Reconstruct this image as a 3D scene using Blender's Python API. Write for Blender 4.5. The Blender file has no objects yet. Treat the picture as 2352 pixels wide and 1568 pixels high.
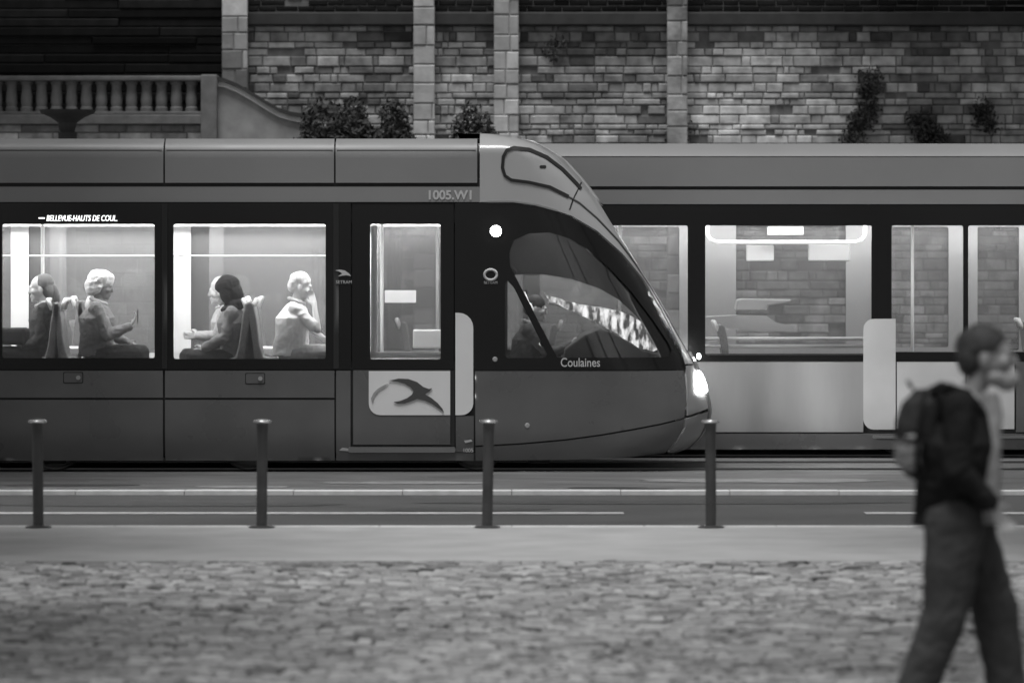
import bpy, bmesh, math, random
import numpy as np
from math import radians as R, sin, cos, pi
from mathutils import Vector, Matrix, Euler, noise
from mathutils.geometry import delaunay_2d_cdt
random.seed(7)
C = bpy.context.scene.collection
SC = bpy.context.scene

# ------------------------------------------------------------------ camera, world, sun, exposure
D0 = 42.6            # metres from the lens to the near side of the front tram
EYE = 2.17           # lens height above the track
FPX = 9800.0
cam = bpy.data.cameras.new('camera')
cam.lens = 150; cam.sensor_width = 36; cam.shift_y = -199/2352
cam.clip_start = 0.5; cam.clip_end = 800
cam.dof.use_dof = True; cam.dof.focus_distance = D0 + 0.2; cam.dof.aperture_fstop = 2.3
co = bpy.data.objects.new('camera', cam); C.objects.link(co)
co.location = (0, -D0, EYE); co.rotation_euler = (R(90), 0, 0)
SC.camera = co

W = bpy.data.worlds.new('World'); SC.world = W; W.use_nodes = True
nt = W.node_tree; nt.nodes.clear()
sky = nt.nodes.new('ShaderNodeTexSky'); sky.sky_type = 'NISHITA'; sky.sun_disc = False
SUN_EL, SUN_AZ = 72, 195          # azimuth measured clockwise from +Y (behind the camera, a little left)
sky.sun_elevation = R(SUN_EL); sky.sun_rotation = R(SUN_AZ)
bw = nt.nodes.new('ShaderNodeRGBToBW')
bg = nt.nodes.new('ShaderNodeBackground'); bg.inputs[1].default_value = 0.05
wo = nt.nodes.new('ShaderNodeOutputWorld')
nt.links.new(sky.outputs[0], bw.inputs[0]); nt.links.new(bw.outputs[0], bg.inputs[0]); nt.links.new(bg.outputs[0], wo.inputs[0])

sl = bpy.data.lights.new('sun', 'SUN'); sl.energy = 1.5; sl.angle = R(24); sl.color = (1, 1, 1)
so = bpy.data.objects.new('sun', sl); C.objects.link(so)
sd = Vector((sin(R(SUN_AZ))*cos(R(SUN_EL)), cos(R(SUN_AZ))*cos(R(SUN_EL)), sin(R(SUN_EL))))
so.rotation_euler = sd.to_track_quat('Z', 'Y').to_euler(); so.location = (0, 0, 30)
SC.view_settings.view_transform = 'Standard'; SC.view_settings.look = 'None'
SC.view_settings.exposure = 0.75; SC.view_settings.gamma = 1
SC.render.engine = 'CYCLES'
SC.cycles.max_bounces = 14; SC.cycles.transparent_max_bounces = 24
LAMP = 1.0

# ------------------------------------------------------------------ materials (the photograph is black and white: all greys)
def mat(name, v, rough=0.6, spec=0.5, metal=0.0, nscale=0, namt=0.0, bump=0.0, bscale=40, emit=0, coat=0, stretch=None, attr=False):
    m = bpy.data.materials.new(name); m.use_nodes = True
    n = m.node_tree; p = n.nodes['Principled BSDF']
    p.inputs['Base Color'].default_value = (v, v, v, 1)
    p.inputs['Roughness'].default_value = rough
    p.inputs['Specular IOR Level'].default_value = spec
    p.inputs['Metallic'].default_value = metal
    p.inputs['Coat Weight'].default_value = coat
    tc = None
    def coord(scale):
        g = n.nodes.new('ShaderNodeNewGeometry'); mp = n.nodes.new('ShaderNodeMapping')
        n.links.new(g.outputs['Position'], mp.inputs[0])
        if stretch: mp.inputs['Scale'].default_value = stretch
        t = n.nodes.new('ShaderNodeTexNoise'); t.inputs['Scale'].default_value = scale
        t.inputs['Detail'].default_value = 6; n.links.new(mp.outputs[0], t.inputs['Vector'])
        return t
    col = None
    if attr:
        a = n.nodes.new('ShaderNodeAttribute'); a.attribute_name = 'tone'
        ml = n.nodes.new('ShaderNodeMath'); ml.operation = 'MULTIPLY'; ml.inputs[1].default_value = v
        n.links.new(a.outputs['Fac'], ml.inputs[0]); col = ml.outputs[0]
    if namt:
        t = coord(nscale)
        mr = n.nodes.new('ShaderNodeMapRange')
        mr.inputs[1].default_value = .25; mr.inputs[2].default_value = .75
        mr.inputs[3].default_value = 1-namt; mr.inputs[4].default_value = 1+namt
        n.links.new(t.outputs[0], mr.inputs[0])
        m2 = n.nodes.new('ShaderNodeMath'); m2.operation = 'MULTIPLY'
        n.links.new(mr.outputs[0], m2.inputs[0])
        if col: n.links.new(col, m2.inputs[1])
        else: m2.inputs[1].default_value = v
        col = m2.outputs[0]
        mr2 = n.nodes.new('ShaderNodeMapRange'); mr2.inputs[3].default_value = max(0, rough-.12); mr2.inputs[4].default_value = min(1, rough+.12)
        n.links.new(t.outputs[0], mr2.inputs[0]); n.links.new(mr2.outputs[0], p.inputs['Roughness'])
    if col: n.links.new(col, p.inputs['Base Color'])
    if bump:
        t2 = coord(bscale); b = n.nodes.new('ShaderNodeBump'); b.inputs['Strength'].default_value = bump; b.inputs['Distance'].default_value = .01
        n.links.new(t2.outputs[0], b.inputs['Height']); n.links.new(b.outputs[0], p.inputs['Normal'])
    if emit:
        p.inputs['Emission Color'].default_value = (1, 1, 1, 1); p.inputs['Emission Strength'].default_value = emit
    return m

def glass_mat(name, tint, refl=1.0, haze=.02):
    m = bpy.data.materials.new(name); m.use_nodes = True
    n = m.node_tree; n.nodes.clear()
    tr = n.nodes.new('ShaderNodeBsdfTransparent'); tr.inputs[0].default_value = (tint, tint, tint, 1)
    gl = n.nodes.new('ShaderNodeBsdfGlossy'); gl.inputs['Roughness'].default_value = .16 if 'wind' in name else .03; gl.inputs[0].default_value = (refl, refl, refl, 1)
    fr = n.nodes.new('ShaderNodeFresnel'); fr.inputs[0].default_value = 1.5
    df = n.nodes.new('ShaderNodeBsdfTranslucent'); df.inputs[0].default_value = (.8, .8, .8, 1); d2 = n.nodes.new('ShaderNodeBsdfDiffuse'); d2.inputs[0].default_value = (.8, .8, .8, 1)
    a2 = n.nodes.new('ShaderNodeMixShader'); n.links.new(df.outputs[0], a2.inputs[1]); n.links.new(d2.outputs[0], a2.inputs[2])
    md = n.nodes.new('ShaderNodeMixShader'); md.inputs[0].default_value = haze; n.links.new(tr.outputs[0], md.inputs[1]); n.links.new(a2.outputs[0], md.inputs[2])
    mx = n.nodes.new('ShaderNodeMixShader'); o = n.nodes.new('ShaderNodeOutputMaterial')
    n.links.new(fr.outputs[0], mx.inputs[0]); n.links.new(md.outputs[0], mx.inputs[1]); n.links.new(gl.outputs[0], mx.inputs[2]); n.links.new(mx.outputs[0], o.inputs[0])
    return m

M = dict(
    paint=mat('tram_paint', .25, .42, .4, nscale=1.3, namt=.05),
    paint_low=mat('tram_paint_lower_shaded', .115, .3, .5, nscale=1.6, namt=.16, bump=.12, bscale=2.5),  # weaker light on the lower body put into a darker paint
    cowl=mat('cowl_paint', .42, .3, .5, nscale=2, namt=.04, coat=.5),
    black=mat('black_band', .008, .16, .4),
    rubber=mat('rubber', .015, .7),
    dark=mat('dark_shell', .02, .6),
    white=mat('white_panel', .75, .35, nscale=3, namt=.04),
    white2=mat('white_panel_rear_dimmed', .5, .4, nscale=2, namt=.1),  # white panel greyed to carry the weaker light on the rear tram
    lightgrey=mat('light_grey', .35, .4),
    emblem=mat('emblem_grey', .07, .4),
    letter=mat('letter_grey', .55, .5),
    metal=mat('brushed_metal', .45, .3, metal=.9),
    steel=mat('rail_steel', .15, .3, metal=.9),
    inner=mat('interior_white', .72, .5),
    inner_g=mat('interior_grey', .38, .5),
    ceil=mat('ceiling_white', .8, .6),
    floor=mat('vinyl_floor', .18, .5, nscale=40, namt=.2),
    seat=mat('seat_fabric', .2, .85, nscale=60, namt=.3),
    seat2=mat('seat_shell', .42, .4),
    lamp2=mat('lamp_tube_rear', .9, .5, emit=11*LAMP),
    cab_fill=mat('cab_fill', .9, .5, emit=5),
    lamp=mat('lamp_tube', .9, .5, emit=21*LAMP),
    head=mat('headlamp_glow', .9, .4, emit=30),
    hoop=mat('hoop_white', .85, .4, emit=.35),
    cab_refl=mat('reflection_glow', .6, .4, nscale=16, namt=.5, emit=.28),  # glow for the imitated cab reflection
    led=mat('led_text', .9, .4, emit=1.6),
    glass=glass_mat('window_glass', .93),
    fglass=glass_mat('hazed_glass', .95, haze=.18),  # pale haze mixed in to imitate interior reflections brightening the far panes
    dglass=glass_mat('cab_glass', .88),
    wsglass=glass_mat('windscreen_glass', .5),
    wheel=mat('wheel_steel', .22, .45, metal=.6, nscale=12, namt=.3),
    bogie=mat('bogie_iron', .03, .7, nscale=12, namt=.3),
    stone=mat('wall_stone', .34, .9, .2, nscale=5, namt=.5, bump=.6, bscale=22, attr=True),
    mortar=mat('mortar', .19, .95, .2, nscale=5, namt=.4, bump=.5, bscale=18),
    ashlar_plain=mat('ashlar_joint', .36, .9, .2, nscale=5, namt=.2),
    ashlar=mat('pale_ashlar', .48, .85, .2, nscale=5, namt=.22, bump=.4, bscale=20, attr=True),
    brick=mat('shaded_dark_brick', .014, .9, .2, nscale=6, namt=.4, attr=True),  # recess shade put into the near-black colour; upper masonry uses it too
    coping=mat('coping_stone', .2, .85, .2, nscale=6, namt=.25, bump=.3, bscale=22),
    darkstone=mat('dark_stone', .05, .8, nscale=6, namt=.3),
    leaf=mat('leaves', .035, .8, nscale=8, namt=.4),
    bark=mat('bark', .05, .9, nscale=14, namt=.3),
    ground=mat('ground', .12, .95, .2, nscale=1.2, namt=.2, bump=.3, bscale=20),
    bed=mat('track_slab', .13, .8, .3, nscale=1.4, namt=.38, bump=.3, bscale=25, stretch=(.6, 1.6, 1)),
    road=mat('asphalt', .075, .85, .3, nscale=1.1, namt=.22, bump=.5, bscale=60),
    line=mat('road_paint', .40, .7, nscale=7, namt=.35),
    kerb=mat('kerb_stone', .62, .8, .3, nscale=6, namt=.18, bump=.2),
    pave=mat('pavement', .42, .85, .3, nscale=2.2, namt=.13, bump=.5, bscale=70),
    sett=mat('granite_sett', .27, .72, .35, nscale=9, namt=.22, bump=.35, bscale=60, attr=True),
    joint=mat('sett_joint', .10, .95, .2, nscale=10, namt=.3),
    post=mat('bollard_iron', .05, .42, .5, nscale=8, namt=.25),
    postcap=mat('bollard_cap', .7, .25, metal=.8),
    skin=mat('skin', .55, .5, .4, nscale=20, namt=.06),
    skin_d=mat('skin_dark', .25, .5, .4, nscale=20, namt=.06),
    hair_d=mat('dark_hair', .035, .6, nscale=60, namt=.4, bump=.8, bscale=90),
    hair_m=mat('brown_hair', .10, .55, nscale=60, namt=.35, bump=.8, bscale=90),
    hair_l=mat('white_hair', .62, .6, nscale=50, namt=.2, bump=.8, bscale=80),
    cl_black=mat('black_cloth', .012, .9, .2, nscale=18, namt=.4),
    cl_dark=mat('dark_cloth', .035, .9, .2, nscale=18, namt=.35),
    cl_mid=mat('grey_cloth', .11, .9, .2, nscale=18, namt=.2),
    cl_trous=mat('trouser_cloth', .055, .9, .2, nscale=10, namt=.2),
    cl_light=mat('light_cloth', .42, .9, .2, nscale=18, namt=.12),
    cl_knit=mat('knit_cloth', .05, .9, .2, nscale=34, namt=.5, bump=.8, bscale=70),
    cl_coat=mat('coat_cloth', .17, .9, .2, nscale=40, namt=.15, bump=.6, bscale=50),
    cl_pack=mat('pocket_cloth', .27, .9, .2, nscale=12, namt=.4),
    cl_shirt=mat('shirt_cloth', .26, .9, .2, nscale=18, namt=.15),
    cl_white=mat('white_cloth', .85, .85, .2, nscale=18, namt=.06),
    eye=mat('eye', .02, .2),
)

# ------------------------------------------------------------------ object helpers
def tag(o, label=None, cat=None, group=None, kind=None):
    if label: o['label'] = label
    if cat: o['category'] = cat
    if group: o['group'] = group
    if kind: o['kind'] = kind
    return o
def empty(name, loc=(0, 0, 0), rz=0, **k):
    o = bpy.data.objects.new(name, None); C.objects.link(o); o.location = loc; o.rotation_euler = (0, 0, rz); o.empty_display_size = .2
    return tag(o, **k)
def link(name, me, m, parent=None, smooth=False):
    o = bpy.data.objects.new(name, me); C.objects.link(o)
    if m is not None and not me.materials: me.materials.append(m)
    if parent: o.parent = parent
    if smooth:
        for p in me.polygons: p.use_smooth = True
    return o
def from_bm(name, bm, m, parent=None, smooth=False, bevel=0):
    me = bpy.data.meshes.new(name); bm.to_mesh(me); bm.free()
    o = link(name, me, m, parent, smooth)
    if bevel:
        b = o.modifiers.new('bevel', 'BEVEL'); b.width = bevel; b.segments = 2; b.limit_method = 'ANGLE'
    return o
def from_py(name, v, f, m, parent=None, smooth=False):
    me = bpy.data.meshes.new(name); me.from_pydata([tuple(x) for x in v], [], f); me.update()
    return link(name, me, m, parent, smooth)
def add_box(bm, x0, x1, y0, y1, z0, z1):
    vs = [bm.verts.new((x, y, z)) for z in (z0, z1) for y in (y0, y1) for x in (x0, x1)]
    for f in ((0, 2, 3, 1), (4, 5, 7, 6), (0, 1, 5, 4), (2, 6, 7, 3), (0, 4, 6, 2), (1, 3, 7, 5)):
        bm.faces.new([vs[i] for i in f])
    return vs
def box(name, x0, x1, y0, y1, z0, z1, m, parent=None, bevel=0):
    bm = bmesh.new(); add_box(bm, x0, x1, y0, y1, z0, z1); return from_bm(name, bm, m, parent, bevel=bevel)
def tube(name, pts, r, m, parent=None, seg=10, bm=None):
    own = bm is None
    if own: bm = bmesh.new()
    pts = [Vector(p) for p in pts]; rings = []
    for i, p in enumerate(pts):
        d = (pts[min(i+1, len(pts)-1)] - pts[max(i-1, 0)]).normalized()
        a = d.orthogonal().normalized() if i == 0 else (rings_a - d*rings_a.dot(d)).normalized()
        rings_a = a; b = d.cross(a); rr = r[i] if isinstance(r, (list, tuple)) else r
        rings.append([bm.verts.new(p + (a*cos(2*pi*k/seg)+b*sin(2*pi*k/seg))*rr) for k in range(seg)])
    for i in range(len(rings)-1):
        for k in range(seg):
            bm.faces.new((rings[i][k], rings[i][(k+1) % seg], rings[i+1][(k+1) % seg], rings[i+1][k]))
    bm.faces.new(rings[0][::-1]); bm.faces.new(rings[-1])
    if own: return from_bm(name, bm, m, parent, smooth=True)
def ell(bm, c, r, rot=None, seg=16, rings=10):
    c = Vector(c); mtx = Matrix.Translation(c) @ (rot.to_matrix().to_4x4() if rot else Matrix.Identity(4)) @ Matrix.Diagonal((r[0], r[1], r[2], 1))
    bmesh.ops.create_uvsphere(bm, u_segments=seg, v_segments=rings, radius=1, matrix=mtx)
def lathe(name, prof, m, parent=None, seg=32, axis='Z', loc=(0, 0, 0), cap=True):
    bm = bmesh.new(); rings = []
    for r, z in prof:
        ring = []
        for k in range(seg):
            a = 2*pi*k/seg
            v = (r*cos(a), r*sin(a), z) if axis == 'Z' else (r*cos(a), z, r*sin(a)) if axis == 'Y' else (z, r*cos(a), r*sin(a))
            ring.append(bm.verts.new(Vector(v)+Vector(loc)))
        rings.append(ring)
    for i in range(len(rings)-1):
        for k in range(seg): bm.faces.new((rings[i][k], rings[i][(k+1) % seg], rings[i+1][(k+1) % seg], rings[i+1][k]))
    if cap: bm.faces.new(rings[0][::-1]); bm.faces.new(rings[-1])
    bmesh.ops.recalc_face_normals(bm, faces=bm.faces)
    o = from_bm(name, bm, m, parent, smooth=True)
    e = o.modifiers.new('es', 'EDGE_SPLIT'); e.split_angle = R(35)
    return o
def eval_mesh(o):
    dg = bpy.context.evaluated_depsgraph_get(); dg.update()
    me = bpy.data.meshes.new_from_object(o.evaluated_get(dg)); return me
def text(name, s, size, loc, m, parent=None, rot=(R(90), 0, 0), sx=1.0, ext=.002, shear=0.0, bold=0.0, align='CENTER'):
    cu = bpy.data.curves.new('t', 'FONT'); cu.body = s; cu.size = size; cu.align_x = align; cu.align_y = 'CENTER'
    cu.extrude = ext; cu.shear = shear; cu.offset = bold
    t = bpy.data.objects.new('t', cu); C.objects.link(t)
    me = eval_mesh(t); bpy.data.objects.remove(t); bpy.data.curves.remove(cu)
    me.materials.clear(); me.name = name
    o = link(name, me, m, parent); o.location = loc; o.rotation_euler = rot; o.scale = (sx, 1, 1)
    return o

def P(px, py, D=D0):        # a point measured in the photograph (2352 px wide) set at distance D from the lens
    return Vector(((px-1176)*D/FPX, D-D0, EYE-(py-585)*D/FPX))

# ------------------------------------------------------------------ shaped side panels: outline in side view, laid on the body surface
def inside(pt, poly):
    x, y = pt; c = False; n = len(poly)
    for i in range(n):
        x1, y1 = poly[i]; x2, y2 = poly[i-1]
        if (y1 > y) != (y2 > y) and x < (x2-x1)*(y-y1)/(y2-y1)+x1: c = not c
    return c
def fill2d(outer, holes=(), step=.08):
    loops = [outer]+list(holes); V = []; E = []
    for lp in loops:
        n0 = len(V); dense = []
        for i in range(len(lp)):
            a = Vector(lp[i]); b = Vector(lp[(i+1) % len(lp)]); k = max(1, int((b-a).length/step))
            for j in range(k): dense.append(a.lerp(b, j/k))
        V += dense; m = len(dense)
        E += [(n0+i, n0+(i+1) % m) for i in range(m)]
    xs = [p[0] for p in outer]; ys = [p[1] for p in outer]
    nb = len(V); B = np.array([tuple(v) for v in V])
    x = min(xs)+step/2
    while x < max(xs):
        y = min(ys)+step/2
        while y < max(ys):
            if inside((x, y), outer) and not any(inside((x, y), h) for h in holes):
                if np.min((B[:, 0]-x)**2+(B[:, 1]-y)**2) > (step*.45)**2: V.append(Vector((x, y)))
            y += step
        x += step
    r = delaunay_2d_cdt(V, E, [], 0, 1e-6)
    vv = r[0]; ff = []
    for f in r[2]:
        c = sum((vv[i] for i in f), Vector((0, 0)))/len(f)
        if inside(c, outer) and not any(inside(c, h) for h in holes): ff.append(f)
    return vv, ff
WID = 2.4
class Body:
    def __init__(s, root, D, nose):
        s.root = root; s.D = D; s.nose = nose
        if nose:
            sil = [(1118, 302), (1165, 307), (1205, 313), (1250, 330), (1300, 362), (1340, 405), (1380, 455), (1420, 520), (1460, 582), (1500, 648), (1540, 718), (1580, 788), (1604, 828), (1622, 870), (1638, 915), (1645, 945), (1640, 975), (1622, 1010), (1592, 1038), (1545, 1052), (1500, 1060)]
            pz = [EYE-(p[1]-585)*D/FPX for p in sil][::-1]; px = [(p[0]-1176)*D/FPX for p in sil][::-1]
            s.z = np.array(pz); s.x = np.array(px)
    def xf(s, z): return float(np.interp(z, s.z, s.x))
    def L(s, z): return float(np.interp(z, [.1, .6, 1.2, 2.1, 2.75, 3.38], [.85, 1.1, 1.15, .95, .75, .42]))
    def prof(s, z):
        y = 0.0
        if z > 3.2: y += .14*min(1.5, (z-3.2)/.13)**2
        if z < .45: y += .05*((.45-z)/.32)**2
        return y
    def Y(s, x, z):
        y = s.prof(z)
        if s.nose:
            xf = s.xf(z); L = s.L(z); u = (x-(xf-L))/L
            if u > 0:
                u = min(u, .9999); y += (WID/2-y)*(1-(1-u**3)**(1/3))
        return y
    def front_x(s, y, z):
        p = s.prof(z); w = WID/2-p; yy = min(y, WID-y)-p; t = min(1, max(0, 1-yy/w))
        return s.xf(z)-s.L(z)+s.L(z)*(1-t**3)**(1/3)
    def pt(s, x, z, off=0.0, far=False):
        e = .006
        y = s.Y(x, z); dx = (s.Y(x+e, z)-y)/e; dz = (s.Y(x, z+e)-s.Y(x, z-e))/(2*e)
        n = Vector((dx, -1, dz)); n.normalize()
        p = Vector((x, y, z))+n*off
        if p.y > WID/2: p.y = WID/2
        if far: p.y = WID-p.y
        return p
    def q(s, px, py): return ((px-1176)*s.D/FPX, EYE-(py-585)*s.D/FPX)
    def patch(s, name, outer, m, parent=None, holes=(), off=0.0, thick=.03, far=False, step=.08, px=True, smooth=True):
        if px: outer = [s.q(*p) for p in outer]; holes = [[s.q(*p) for p in h] for h in holes]
        vv, ff = fill2d(outer, holes, step)
        n = len(vv)
        V = [s.pt(v.x, v.y, off, far) for v in vv]+[s.pt(v.x, v.y, off-thick, far) for v in vv]
        F = []; edges = {}
        for f in ff:
            f = list(f)
            F.append(f); F.append([i+n for i in f[::-1]])
            for i in range(len(f)):
                a, b = f[i], f[(i+1) % len(f)]; edges[(a, b)] = 1
        for (a, b) in list(edges):
            if (b, a) not in edges: F.append([a, a+n, b+n, b])
        o = from_py(name, V, F, m, parent or s.root, smooth)
        bm = bmesh.new(); bm.from_mesh(o.data); bmesh.ops.recalc_face_normals(bm, faces=bm.faces); bm.to_mesh(o.data); bm.free()
        if smooth:
            for p in o.data.polygons: p.use_smooth = True
            e = o.modifiers.new('es', 'EDGE_SPLIT'); e.split_angle = R(40)
        return o
def rr(x0, y0, x1, y1, r=8, corners=(1, 1, 1, 1), k=5):     # rounded rectangle, corner order: top-left, top-right, bottom-right, bottom-left
    P_ = []
    cs = [((x0, y0), (1, 1), 180), ((x1, y0), (-1, 1), 270), ((x1, y1), (-1, -1), 0), ((x0, y1), (1, -1), 90)]
    for (c, d, a0), on in zip(cs, corners):
        if not on: P_.append(c); continue
        rad = r*on
        cx, cy = c[0]+d[0]*rad, c[1]+d[1]*rad
        for i in range(k+1):
            a = R(a0+90*i/k); P_.append((cx+rad*cos(a), cy+rad*sin(a)))
    return P_

# ------------------------------------------------------------------ ground
def sheet(name, x0, x1, y0, y1, z, m): 
    o = from_py(name, [(x0, y0, z), (x1, y0, z), (x1, y1, z), (x0, y1, z)], [(0, 1, 2, 3)], m); return tag(o, kind='structure')
PAV = .12
yk = 32.3-D0          # far edge of the pavement
sheet('ground', -400, 400, -400, 400, -.06, M['ground'])
tag(box('road', -60, 60, yk+.02, 39.1-D0, -.2, -.03, M['road']), kind='structure')
b = tag(box('track_bed', -60, 60, 39.27-D0, 12, -.2, 0, M['bed']), kind='structure')
bm = bmesh.new(); x = -30
while x < 30: add_box(bm, x, x+.996, 39.1-D0, 39.27-D0, -.2, .012+random.uniform(-.002, .002)); x += 1
o = tag(from_bm('kerb', bm, M['kerb'], bevel=.008), kind='structure')
bm = bmesh.new()
for a, b_ in ((-30, .95), (3.0, 30)): add_box(bm, a, b_, 36.15-D0, 36.4-D0, -.03+.004, -.03+.008)
tag(from_bm('road_marking', bm, M['line']), kind='structure')
rp = random.Random(12)
def patch_sheet(name, x, D, w, d, z, m):
    n = 18; V = [(x, D-D0, z)]+[(x+w*cos(2*pi*k/n)*rp.uniform(.8, 1.1), D-D0+d*sin(2*pi*k/n)*rp.uniform(.8, 1.1), z) for k in range(n)]
    tag(from_py(name, V, [(0, k+1, (k+1) % n+1) for k in range(n)], m), kind='structure')
M['patch'] = mat('old_asphalt', .05, .85, nscale=9, namt=.4, bump=.4, bscale=50); M['patch2'] = mat('worn_slab', .22, .8, nscale=5, namt=.4)
for px_, D_, w_, d_, m_ in ((1390, 39.75, .42, .16, 'patch'), (1480, 39.6, .3, .1, 'patch'), (560, 39.9, .5, .2, 'patch2'), (930, 40.6, .9, .25, 'patch2'), (1750, 41.0, 1.3, .4, 'patch2'), (160, 40.2, .7, .2, 'patch')):
    patch_sheet('repair_patch', (px_-1176)*D_/FPX, D_, w_, d_, .004, M[m_])
for px_, D_, w_, d_, m_ in ((400, 37.6, 1.6, .35, 'patch'), (1500, 37.9, 2.2, .3, 'patch'), (1050, 36.9, .8, .3, 'patch')):
    patch_sheet('repair_patch', (px_-1176)*D_/FPX, D_, w_, d_, -.026, M[m_])
x_ = lambda px_, D_: (px_-1176)*D_/FPX
# rails of both tracks
for y0 in (0, 2.9):
    for yy in (WID/2-.72, WID/2+.72):
        bm = bmesh.new(); add_box(bm, -60, 60, y0+yy-.035, y0+yy+.035, .004, .02)
        tag(from_bm('rail', bm, M['steel']), kind='structure')
# pavement of light asphalt, with kerb stones along its far edge, then granite setts
tag(box('pavement', -60, 60, 28.6-D0, yk-.14, -.2, PAV, M['pave']), kind='structure')
bm = bmesh.new(); x = -30
while x < 30: add_box(bm, x, x+.997, yk-.137, yk+.02, -.2, PAV+.003); x += 1
tag(from_bm('kerb', bm, M['kerb'], bevel=.006), kind='structure')
tag(box('forecourt', -60, 60, -60, 28.597-D0, -.2, PAV-.022, M['joint']), kind='structure')
def setts():
    V = []; F = []; T = []
    y = 28.59-D0; row = 0
    while y > 13.5-D0:
        h = random.uniform(.055, .08); x = -6.5+random.uniform(0, .1); row += 1
        wave = 0
        xmax = 6.5
        while x < xmax:
            w = random.uniform(.08, .17)
            zc = PAV+.012*noise.noise(Vector((x*1.3, y*1.3, 0)))+.006*noise.noise(Vector((x*7, y*7, 3)))+random.gauss(0, .0035)
            ti, tj = random.gauss(0, .02), random.gauss(0, .03)
            g = .008; e = .014; yo = .012*noise.noise(Vector((x*2, y*9, 7)))
            b0 = len(V)
            for (ex, dz) in ((0, -.03), (0, -.010), (e, 0)):
                for sx_, sy_ in ((0, 0), (1, 0), (1, 1), (0, 1)):
                    X = x+g+ex+(w-2*g-2*ex)*sx_; Y_ = y+yo-g-ex-(h-2*g-2*ex)*sy_
                    V.append((X, Y_, zc+dz+(ti*(sx_-.5)*w+tj*(sy_-.5)*h)))
            for k in (0, 4):
                for i in range(4): F.append((b0+k+i, b0+k+(i+1) % 4, b0+k+4+(i+1) % 4, b0+k+4+i))
            F.append((b0+8, b0+9, b0+10, b0+11)); T += [min(1.9, max(.18, random.gauss(1, .33)+.35*noise.noise(Vector((x*.8, y*2.5, 5)))))]*9
            x += w
        y -= h
    me = bpy.data.meshes.new('cobblestones'); me.from_pydata(V, [], F); me.update()
    at = me.attributes.new('tone', 'FLOAT', 'FACE'); at.data.foreach_set('value', T)
    bm = bmesh.new(); bm.from_mesh(me); bmesh.ops.recalc_face_normals(bm, faces=bm.faces); bm.to_mesh(me); bm.free()
    o = link('cobblestones', me, M['sett'])
    tag(o, 'grey granite setts laid in rows in the foreground', 'paving', kind='stuff')
setts()

# ------------------------------------------------------------------ trams
def q_list(f, pts): return [f(*p) for p in pts]
def make_seat(parent, x, y, face, z=.95, w=.42):
    """double-curved tram seat facing +x (face=1) or -x (face=-1)"""
    bm = bmesh.new(); f = face
    prof = [(-.21, .0), (-.215, .08), (-.24, .3), (-.29, .62), (-.27, .68), (-.22, .66), (-.19, .5), (-.16, .25), (-.13, .13), (0, .09), (.2, .1), (.25, .07), (.24, .02), (.1, 0)]
    a = [bm.verts.new((x+f*p, y, z+q)) for p, q in prof]; b = [bm.verts.new((x+f*p, y+w, z+q)) for p, q in prof]
    for i in range(len(prof)): bm.faces.new((a[i], a[(i+1) % len(prof)], b[(i+1) % len(prof)], b[i]))
    bm.faces.new(a[::-1]); bm.faces.new(b); bmesh.ops.recalc_face_normals(bm, faces=bm.faces)
    s = from_bm('seat', bm, M['seat'], parent, bevel=.015)
    bm = bmesh.new()
    tube(None, [(x-f*.29, y+.05, z+.6), (x-f*.33, y+.05, z+.7), (x-f*.33, y+w-.05, z+.7), (x-f*.29, y+w-.05, z+.6)], .022, None, bm=bm)
    from_bm('grab_handle', bm, M['inner'], s, smooth=True)
    bm = bmesh.new(); add_box(bm, x-.06, x+.08, y+.1, y+w-.1, z-.5, z)
    from_bm('seat_base', bm, M['seat2'], s)
    return s
def wheelset(parent, x, y=.36):
    w = lathe('wheel', [(.29, 0), (.3, .02), (.3, .1), (.26, .11), (.24, .06), (.1, .05), (.09, -.02), (.24, -.01), (.26, 0)], M['wheel'], parent, axis='Y', loc=(x, y, .3), cap=False)
    return w

def bird(B, parent):
    # stylised swallow of the door panel: long crescent wing, body and forked tail, in photo pixels
    wing = [(893, 874), (915, 869), (938, 870), (958, 877), (972, 888), (985, 893), (993, 891), (986, 899), (976, 905), (990, 913), (1005, 925), (1016, 938), (1020, 947), (1008, 938), (992, 927), (974, 919), (958, 916), (945, 921), (930, 926), (914, 927), (904, 923), (920, 920), (935, 914), (946, 906), (950, 898), (943, 889), (930, 881), (912, 876)]
    arc = [(852, 915), (858, 902), (868, 892), (882, 884), (893, 880), (883, 888), (870, 897), (861, 907), (856, 922)]
    B.patch('emblem', wing, M['emblem'], parent, off=.009, thick=.006, step=.05)
    B.patch('emblem_arc', arc, M['lightgrey'], parent, off=.009, thick=.006, step=.05)

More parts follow.
